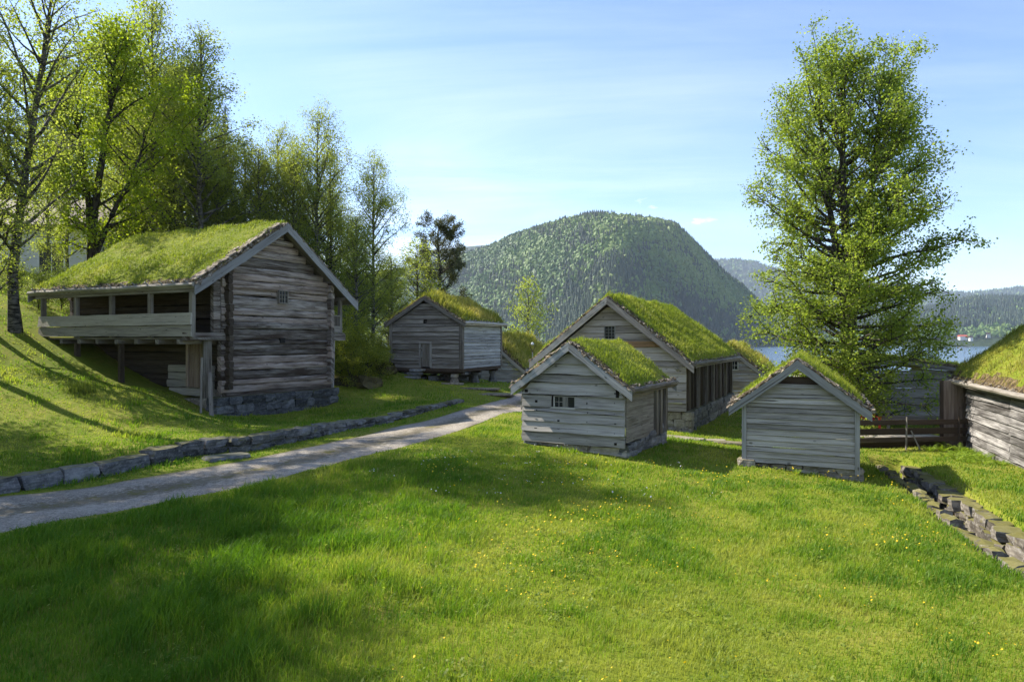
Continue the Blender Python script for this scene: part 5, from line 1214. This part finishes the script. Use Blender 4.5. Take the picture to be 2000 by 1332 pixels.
# bushes, mossy rocks and ferns beside the stilt storehouse
for i, (px, Y, hh, lab) in enumerate([(668, 32, 1.75, 'yellow-green bush touching the right end of the log storehouse'), (700, 33, 1.9, 'largest yellow-green bush between the two storehouses'), (728, 34, 1.4, 'low yellow-green bush nearest the stilt storehouse'), (655, 34.5, 2.2, 'yellow-green bush behind the storehouse gallery'), (684, 31.2, 1.3, 'low yellow-green bush in front of the long mossy rock'), (715, 31.6, 1.5, 'rounded yellow-green bush in front of the largest bush'), (742, 32.6, 1.2, 'small yellow-green bush hiding the mossy rocks at the stilt storehouse')]):
    tree('bush', px, Y, 0, lab, 'bush', H=hh)
rng = np.random.RandomState(55)
for i, (px, py, Y, sx, sz, lab) in enumerate([(690, 712, 31.5, 1.6, 0.5, 'long mossy brown rock under the bushes'), (722, 716, 31.8, 0.7, 0.4, 'small squared mossy rock right of the long one'), (748, 700, 33.5, 1.0, 0.5, 'mossy rock against the left corner of the stilt storehouse'), (745, 690, 34.6, 1.2, 0.6, 'upper mossy rock behind the left corner of the stilt storehouse')]):
    x = (px - 1000) / FPX * Y; m = MB(200 + i); 
    [m.stone((sx * (0.35 * k - 0.35) + 0.1 * rng.randn(), 0.15 * rng.randn(), sz * (0.35 + 0.2 * rng.rand())), (sx * 0.6, 0.8, sz * (0.7 + 0.4 * rng.rand())), rng.randn() * 0.4, 0.28) for k in range(3)]
    o = m.build('rock', M['rock_mossy'], smooth=False); o.location = (x, Y, g1(x, Y) - 0.08); put(o, lab, 'rock')
def fern_mesh(seed, n, L):
    rng = np.random.RandomState(seed); V = []; Ls = []; k = 0
    for i in range(n):
        az = 6.28 * i / n + rng.randn() * 0.3; l = L * (0.7 + 0.5 * rng.rand()); d = np.array([math.cos(az), math.sin(az), 0]); s = np.array([-d[1], d[0], 0]); m_ = 11; pr = None
        up = 0.85 + 0.3 * rng.rand()
        pt = lambda f: d * l * f * (0.75) + np.array([0, 0, l * (up * f - 0.62 * f * f)])
        for j in range(m_):
            f0 = 0.12 + 0.86 * j / m_; f1 = f0 + 0.05; p = pt(f0); q = pt(f1); w = l * 0.24 * math.sin(math.pi * min(1, f0 * 0.9 + 0.12)) * (1 - 0.5 * f0)
            for sg in (-1, 1):
                tip = (p + q) / 2 + s * sg * w + d * w * 0.25 - np.array([0, 0, w * 0.25]); V += [p, q, tip]; Ls += [k, k + 1, k + 2]; k += 3
    return np_mesh('fern_fronds', V, Ls, np.full(k // 3, 3), M['fern'], np.repeat(rng.rand(k // 3), 3))
FM = [fern_mesh(i, 9 + i, 0.42) for i in range(3)]
for i in range(30):
    a = 9.2 + 4.6 * rng.rand(); off = 0.25 + 1.0 * rng.rand() ** 1.5 * (1.2 if a > 10 else 0.9); x = O[0] + bd.x * a - bd.y * off; y = O[1] + bd.y * a + bd.x * off
    o = obj('fern', FM[i % 3]); o.location = (x, y, g1(x, y) - 0.02); o.rotation_euler = (0, 0, rng.rand() * 6); s_ = 0.7 + 0.5 * rng.rand(); o.scale = (s_, s_, s_)
    put(o, 'bright green fern growing along the foot of the turf barn wall', 'fern', 'ferns along the barn')
q = (5.17 + 0.91 * 1.52 - 0.10, 16.2 - 0.41 * 1.52 - 0.10)
o = obj('fern', FM[0]); o.location = (q[0], q[1], g1(*q)); o.scale = (0.6, 0.6, 0.75); put(o, 'single small fern at the stone base of the narrow cabin', 'fern')
q = pix(160, 800, -2.1); 
P = np.zeros((260, 3)); P[:, :2] = rng.randn(260, 2) * np.array([0.28, 0.16])
o = obj('rush_tuft', blade_mesh('rush_tuft', P, 0.30 + 0.22 * rng.rand(260), np.full(260, 0.014), rng, M['leaf_dark'], 0.35)); o.location = (q[0], q[1], g1(*q)); put(o, 'dark tuft of rushes on the sunlit slope below the storehouse gallery', 'rush tuft')

# ------------------------------------------------------------------ lawn grass, leaves of meadow plants and flowers
rng = np.random.RandomState(91)
SN = 0.0
def outside(x, y, pad=0.0):
    ok = np.ones(len(x), bool)
    for (ox, oy, c, s, a0, a1, b0, b1) in FOOT:
        lx_ = (x - ox) * c + (y - oy) * s; ly_ = -(x - ox) * s + (y - oy) * c
        ok &= ~((lx_ > a0 - pad) & (lx_ < a1 + pad) & (ly_ > b0 - pad) & (ly_ < b1 + pad))
    return ok
def scatter(bands, halfang):
    xs = []; ys = []
    for (d0, d1, rho) in bands:
        a = halfang; n = int((d1 * d1 - d0 * d0) * a * rho); th = (rng.rand(n) * 2 - 1) * a; d = np.sqrt(d0 * d0 + (d1 * d1 - d0 * d0) * rng.rand(n))
        xs.append(d * np.sin(th)); ys.append(d * np.cos(th))
    return np.concatenate(xs), np.concatenate(ys)
bands = [(5.2, 7, 2300), (7, 9, 1900), (9, 12, 1350), (12, 16, 800), (16, 21, 430), (21, 28, 210), (28, 40, 80), (40, 60, 18)]
gx_, gy_ = scatter(bands, R(48))
ri = road_in(gx_, gy_); dd_, _ = poly_dist(gx_, gy_, DITCH); wd_, _ = poly_dist(gx_, gy_, WALL)
edge = 0.05 + 0.16 * (VN2(gx_ * 1.7, gy_ * 1.7) - 0.5) + 0.12 * (VN(gx_ * 6, gy_ * 6) - 0.5)
ok = (ri < edge) & ~((dd_ < 0.33 + 0.14 * VN2(gx_ * 5, gy_ * 5)) & (dd_ > -0.36 - 0.12 * VN(gx_ * 4, gy_ * 4)) & (gy_ < 19.4)) & ~((wd_ > -0.08) & (wd_ < 0.32) & (gy_ < 28.6)) & outside(gx_, gy_, -0.02)
gx_, gy_, ri = gx_[ok], gy_[ok], ri[ok]
dist = np.hypot(gx_, gy_); gz_ = G(gx_, gy_)
n = len(gx_)
tall = VN.fbm(gx_ * 0.42 + 5, gy_ * 0.42, 4); tuft = VN2.fbm(gx_ * 1.6, gy_ * 1.6, 3)
frontleft = smooth01(1.5, -2.5, gx_ + 0.25 * (gy_ - 8)) * smooth01(17, 13, gy_) * smooth01(-0.0, -0.6, ri)
lawn_left = (poly_dist(gx_, gy_, WALL)[0] > 0) * (gy_ < 31)
base = 0.045 + 0.06 * tall + 0.05 * smooth01(0.5, 0.68, tuft)
base = base + frontleft * (0.03 + 0.15 * tall * smooth01(0.36, 0.6, tuft))
base = base * np.where(gy_ > 17, 0.8, 1.0) * np.where(lawn_left, 0.8 + 0.5 * (tuft > 0.58), 1.0)
base *= 0.45 + 0.55 * smooth01(0.0, -0.5, ri)
Hh = base * (0.55 + 0.9 * rng.rand(n)); Wd = np.clip(0.0010 * dist, 0.0055, 0.03) * (0.7 + 0.6 * rng.rand(n)); Hh = np.maximum(Hh, Wd * 2)
pt = VN2.fbm(gx_ * 0.55 + 40, gy_ * 0.55 + 3, 4); pt2 = VN.fbm(gx_ * 2.3, gy_ * 2.3, 2)
rn = np.clip(0.5 * rng.rand(n) + 1.6 * (pt - 0.5) + 1.1 * (pt2 - 0.5) + 0.22 + 0.10 * smooth01(-1, 4, gx_) - 0.15 * frontleft - 0.16 * smooth01(0.5, 0.66, tuft) + 0.5 * (rng.rand(n) < 0.08), 0, 1)
me = blade_mesh('lawn_grass', np.stack([gx_, gy_, gz_ - 0.015], 1), Hh, Wd, rng, M['grass'], 0.6, rnd=rn)
put(obj('lawn_grass', me), 'long green meadow grass covering the lawns', 'grass', kind='stuff')
hn = 4200; th_ = (rng.rand(hn) * 2 - 1) * R(41); hd = 5.4 + 13 * rng.rand(hn) ** 1.4; hx, hy = hd * np.sin(th_), hd * np.cos(th_)
hk = VN.fbm(hx * 0.9 + 77, hy * 0.9, 3); ok = (hk > 0.52) & (road_in(hx, hy) < -0.15) & outside(hx, hy, 0.0) & (np.abs(poly_dist(hx, hy, DITCH)[0]) > 0.5); hx, hy = hx[ok], hy[ok]; hn = len(hx)
nl = 6; cx_ = np.repeat(hx, nl) + rng.randn(hn * nl) * 0.025; cy_ = np.repeat(hy, nl) + rng.randn(hn * nl) * 0.025; cz_ = np.repeat(G(hx, hy), nl) + 0.03 + 0.07 * rng.rand(hn * nl)
aa = rng.rand(hn * nl) * 6.28; ld_ = np.stack([np.cos(aa), np.sin(aa), 0.5 * rng.randn(hn * nl)], 1); sd_ = np.stack([-np.sin(aa), np.cos(aa), 0.4 * rng.randn(hn * nl)], 1); l_ = (0.018 + 0.030 * rng.rand(hn * nl))[:, None]; c_ = np.stack([cx_, cy_, cz_], 1)
hv = np.stack([c_, c_ + ld_ * l_ * 0.5 + sd_ * l_ * 0.33, c_ + ld_ * l_, c_ + ld_ * l_ * 0.5 - sd_ * l_ * 0.33], 1).reshape(-1, 3)
put(obj('meadow_herbs', np_mesh('meadow_herbs', hv, np.arange(len(hv)), np.full(len(hv) // 4, 4), M['leaf_alder'], np.repeat(rng.rand(len(hv) // 4), 4))), 'low broad-leaved herbs mixed into the meadow grass', 'herbs', kind='stuff')
def discs(name, P, rad, mat, label, cat, nseg=6):
    n = len(P); th = 2 * np.pi * np.arange(nseg) / nseg; t1 = rng.randn(n, 2) * 0.35
    V = np.zeros((n, nseg, 3)); c = np.cos(th)[None]; s = np.sin(th)[None]
    V[..., 0] = P[:, 0:1] + c * rad[:, None]; V[..., 1] = P[:, 1:2] + s * rad[:, None]
    V[..., 2] = P[:, 2:3] + (c * t1[:, 0:1] + s * t1[:, 1:2]) * rad[:, None] + 0.004 * (np.arange(nseg) % 2)
    me = np_mesh(name, V.reshape(-1, 3), np.arange(n * nseg), np.full(n, nseg), M[mat], np.repeat(rng.rand(n), nseg))
    return put(obj(name, me), label, cat, kind='stuff')
def flowers(n, xr, yr, thr, name, mat, label, rad, hgt, seed, pw=3.0):
    x = xr[0] + (xr[1] - xr[0]) * rng.rand(n); y = yr[0] + (yr[1] - yr[0]) * rng.rand(n)
    k = VN.fbm(x * 0.7 + seed, y * 0.7, 3); dd_, _ = poly_dist(x, y, DITCH)
    ok = (rng.rand(n) < np.clip((k - thr) * pw, 0.02, 1)) & (road_in(x, y) < -0.3) & outside(x, y, 0.1) & (np.abs(dd_) > 0.6) & (np.abs(x) < y * 0.85)
    x, y = x[ok], y[ok]; n = len(x)
    P = np.stack([x, y, G(x, y) + hgt * (0.7 + 0.6 * rng.rand(n))], 1)
    discs(name, P, rad * (0.7 + 0.5 * rng.rand(n)) * np.clip(np.hypot(x, y) / 9, 0.9, 1.2), mat, label, 'flowers')
flowers(5200, (-2.0, 9.0), (5.3, 15.5), 0.50, 'buttercups', 'buttercup', 'yellow buttercups scattered through the meadow grass', 0.0125, 0.17, 3)
flowers(900, (-3.0, 4.0), (12.5, 17.0), 0.50, 'white_meadow_flowers', 'white_flower', 'small white flowers in the grass before the small shed', 0.012, 0.13, 60)

# ------------------------------------------------------------------ far side of the lake: mountain, wood, ridges, village
def ico():
    t = (1 + 5 ** 0.5) / 2; v = np.array([(-1, t, 0), (1, t, 0), (-1, -t, 0), (1, -t, 0), (0, -1, t), (0, 1, t), (0, -1, -t), (0, 1, -t), (t, 0, -1), (t, 0, 1), (-t, 0, -1), (-t, 0, 1)]) / math.sqrt(1 + t * t)
    f = [(0, 11, 5), (0, 5, 1), (0, 1, 7), (0, 7, 10), (0, 10, 11), (1, 5, 9), (5, 11, 4), (11, 10, 2), (10, 7, 6), (7, 1, 8), (3, 9, 4), (3, 4, 2), (3, 2, 6), (3, 6, 8), (3, 8, 9), (4, 9, 5), (2, 4, 11), (6, 2, 10), (8, 6, 7), (9, 8, 1)]
    return v, np.array(f)
IV, IF = ico()
def cone3():
    V = []; F = []
    for lv, (z0, z1, r) in enumerate(((0.05, 0.5, 0.20), (0.3, 0.75, 0.15), (0.55, 1.0, 0.10))):
        o = len(V); 
        for j in range(6): V.append((math.cos(j * 1.047 + lv) * r, math.sin(j * 1.047 + lv) * r, z0))
        V.append((0, 0, z1))
        for j in range(6): F.append((o + j, o + (j + 1) % 6, o + 6))
    return np.array(V), np.array(F)
KV, KF = cone3()
def far_trees(name, P, Hs, kindmask, label):
    for kk, (bv, bf, mat, nm) in enumerate(((IV, IF, 'forest_birch', 'birches'), (KV, KF, 'forest_spruce', 'spruces'))):
        m_ = kindmask == kk; p = P[m_]; hh = Hs[m_]; n = len(p)
        if n == 0: continue
        rz = rng.rand(n) * 6.28; c, s = np.cos(rz)[:, None], np.sin(rz)[:, None]
        if kk == 0:
            B = bv[None] * np.array([0.36, 0.36, 0.5]) + np.array([0, 0, 0.5]) + rng.randn(n, len(bv), 3) * 0.11
        else: B = np.repeat(bv[None], n, 0) * np.array([1.15, 1.15, 1.25]) + rng.randn(n, len(bv), 3) * 0.012
        X = B[..., 0] * c - B[..., 1] * s; Y = B[..., 0] * s + B[..., 1] * c
        V = np.stack([X, Y, B[..., 2]], -1) * hh[:, None, None] + p[:, None]
        L = (bf[None] + (np.arange(n) * len(bv))[:, None, None]).reshape(-1)
        pat = VN.fbm(p[:, 0] * 0.012, p[:, 1] * 0.012, 3)
        me = np_mesh(name + '_' + nm, V.reshape(-1, 3), L, np.full(n * len(bf), 3), M[mat], np.repeat(np.clip(0.45 * rng.rand(n) + 1.5 * (pat - 0.5) + 0.25, 0, 1), len(bv)))
        put(obj(name + '_' + nm, me), label % nm, 'forest', kind='stuff')
class Hill:
    def __init__(s, prof, d0, d1, back, foot, seed, amp):
        s.px = np.array([p[0] for p in prof], float); s.py = np.array([p[1] for p in prof], float); s.d0, s.d1, s.back, s.foot, s.seed, s.amp = d0, d1, back, foot, seed, amp
    def at(s, px, v):
        pq = px; px = px + s.amp * 1.5 * (VN2.fbm(v * 3.1 + s.seed + 0 * px, px * 0.004, 3) - 0.5) * np.sin(np.minimum(v, 1) * math.pi)
        d0 = s.d0(px); d1 = s.d1(px) if callable(s.d1) else s.d1 + 0 * px; d = d0 + (d1 - d0) * np.minimum(v, 1) + s.back * np.maximum(0, v - 1)
        ang = np.interp(pq, s.px, s.py); ang = (668 - ang) / FPX
        foot = (s.foot / d0)
        g = np.sin(np.minimum(v, 1) * math.pi / 2) ** 0.95
        a = foot + (ang - foot) * g
        X = (pq - 1000) / FPX * d
        bump = (VN.fbm(X * 0.009 + s.seed, d * 0.006, 4) - 0.5) * s.amp * np.sin(np.minimum(v, 1) * math.pi) 
        gully = (VN2.fbm((px + 60 * (v - 0.5)) * 0.022 + s.seed, v * 1.4, 3) - 0.5) * s.amp * 0.9 * np.sin(np.minimum(v, 1) * math.pi)
        z = a * d + (bump + gully); z = np.where(v > 1, z - (v - 1) ** 1.3 * s.back * 0.5, z)
        return np.stack([X, d + 0 * X, z], -1)
    def mesh(s, name, mat, p0, p1, n, nv, vmax=1.8):
        P, Vv = np.meshgrid(np.linspace(p0, p1, n), np.linspace(0, vmax, nv)); l, t_ = grid_loops(nv, n)
        return put(obj(name, np_mesh(name, s.at(P, Vv), l, t_, M[mat], smooth=True)), kind='structure')
    def sample(s, n, p0, p1, v0=0.0, v1=1.06):
        px = p0 + (p1 - p0) * rng.rand(n); v = v0 + (v1 - v0) * rng.rand(n) ** 0.9; return s.at(px, v), px, v
mt = Hill([(560, 560), (700, 545), (800, 532), (870, 522), (905, 506), (950, 491), (1000, 468), (1050, 452), (1100, 438), (1150, 428), (1180, 426), (1230, 431), (1280, 437), (1320, 446), (1350, 474), (1385, 510), (1420, 545), (1450, 566), (1475, 590), (1500, 625), (1540, 668), (1580, 690)],
          lambda px: 860 + np.clip((np.sqrt((px - 1195) ** 2 + 3600) / 330), 0, 1.6) ** 1.12 * 400, lambda px: 1150 + np.clip((np.sqrt((px - 1195) ** 2 + 3600) / 330), 0, 1.6) ** 1.12 * 400, 500, -12, 3.0, 34)
mt.mesh('mountain', 'mountain', 560, 1580, 200, 90)
P, px, v = mt.sample(36000, 700, 1570)
rockm = (np.hypot((px - 985) / 45, (v - 0.42) / 0.10) < 1) & (rng.rand(len(px)) < 0.6); P, px, v = P[~rockm], px[~rockm], v[~rockm]
kn = VN.fbm(px * 0.014 + 3, v * 5, 3); km = ((kn + 0.35 * smooth01(0.55, 0.15, v) * smooth01(1000, 1150, px) - 0.20 + 0.16 * rng.randn(len(px))) > 0.48).astype(int)
far_trees('mountain_wood', P, np.where(km, 7 + 6 * rng.rand(len(px)), 5 + 6 * rng.rand(len(px)) ** 2), km, '%s covering the wooded mountain across the lake')
fr = Hill([(820, 492), (880, 488), (905, 484), (950, 480), (1000, 490), (1100, 520), (1350, 520), (1400, 515), (1440, 513), (1480, 520), (1560, 545), (1620, 560), (1700, 560), (1760, 566), (1800, 574), (1830, 578), (1880, 578), (1920, 576), (1960, 572), (2000, 566), (2100, 555), (2300, 540)],
          lambda px: 3400 + 0 * px, 4400, 900, -12, 9.0, 60)
fr.mesh('far_ridge', 'ridge', 820, 2300, 180, 40)
P, px, v = fr.sample(5000, 1340, 2150, 0.35, 1.04); far_trees('far_ridge_wood', P, 18 + 10 * rng.rand(len(px)), (rng.rand(len(px)) < 0.8).astype(int), '%s along the distant ridge')
nh = Hill([(1560, 660), (1650, 645), (1750, 628), (1820, 612), (1860, 600), (1900, 592), (1950, 590), (2000, 592), (2100, 598), (2300, 600)], lambda px: 1250 + 0 * px, 2000, 500, -12, 5.0, 25)
nh.mesh('lakeside_hill', 'mountain', 1560, 2300, 120, 50)
P, px, v = nh.sample(6500, 1560, 2200, 0.12, 1.05); km = ((rng.rand(len(px)) < 0.75) & (v > 0.25)).astype(int); far_trees('lakeside_wood', P, np.where(km, 14 + 7 * rng.rand(len(px)), 9 + 5 * rng.rand(len(px))), km, '%s on the hill across the lake')
for (px, v, w, dp, hh, roofm, lab) in ((1872, 0.14, 15, 7, 2.6, 'red_roof', 'long red-roofed building across the lake'), (1888, 0.12, 6, 5, 2.4, 'roof_tile', 'small white house right of the red-roofed building'), (1922, 0.16, 6, 5, 2.6, 'roof_tile', 'white house higher up across the lake, nearest the turf barn'), (1878, 0.42, 7, 6, 3, 'roof_tile', 'lone white house among the trees on the lakeside hill')):
    p = nh.at(np.array([float(px)]), np.array([v]))[0]
    t = thing('lakeside_house', lab, 'house', (p[0], p[1] - 12, p[2] + 3), 0.1)
    m = MB(int(px)); m.box((-w / 2, -dp / 2, -5), (w / 2, dp / 2, hh)); m.build('wall', M['white_paint'], t)
    m = MB(int(px) + 1); m.add([(-w / 2 - 1, -dp / 2 - 1, hh - 0.2), (w / 2 + 1, -dp / 2 - 1, hh - 0.2), (w / 2 + 1, 0, hh + 3.2), (-w / 2 - 1, 0, hh + 3.2), (-w / 2 - 1, dp / 2 + 1, hh - 0.2), (w / 2 + 1, dp / 2 + 1, hh - 0.2)], ((0, 1, 2, 3), (3, 2, 5, 4), (0, 3, 4), (1, 5, 2), (0, 4, 5, 1))); m.build('roof', M[roofm], t)
# birches standing along the near shore, behind the houses
# ------------------------------------------------------------------ air
m = MB(999); m.box((-3600, -60, -32), (3600, 5600, 470))
o = m.build('haze', None); put(o, kind='stuff')
hm, nt, out = new_mat('haze_air')
vp = node(nt, 'ShaderNodeVolumePrincipled', inp={'Color': (0.72, 0.84, 1.0, 1), 'Density': 0.00008, 'Anisotropy': 0.2})
nt.links.new(vp.outputs[0], out.inputs['Volume'])
o.data.materials.clear(); o.data.materials.append(hm)
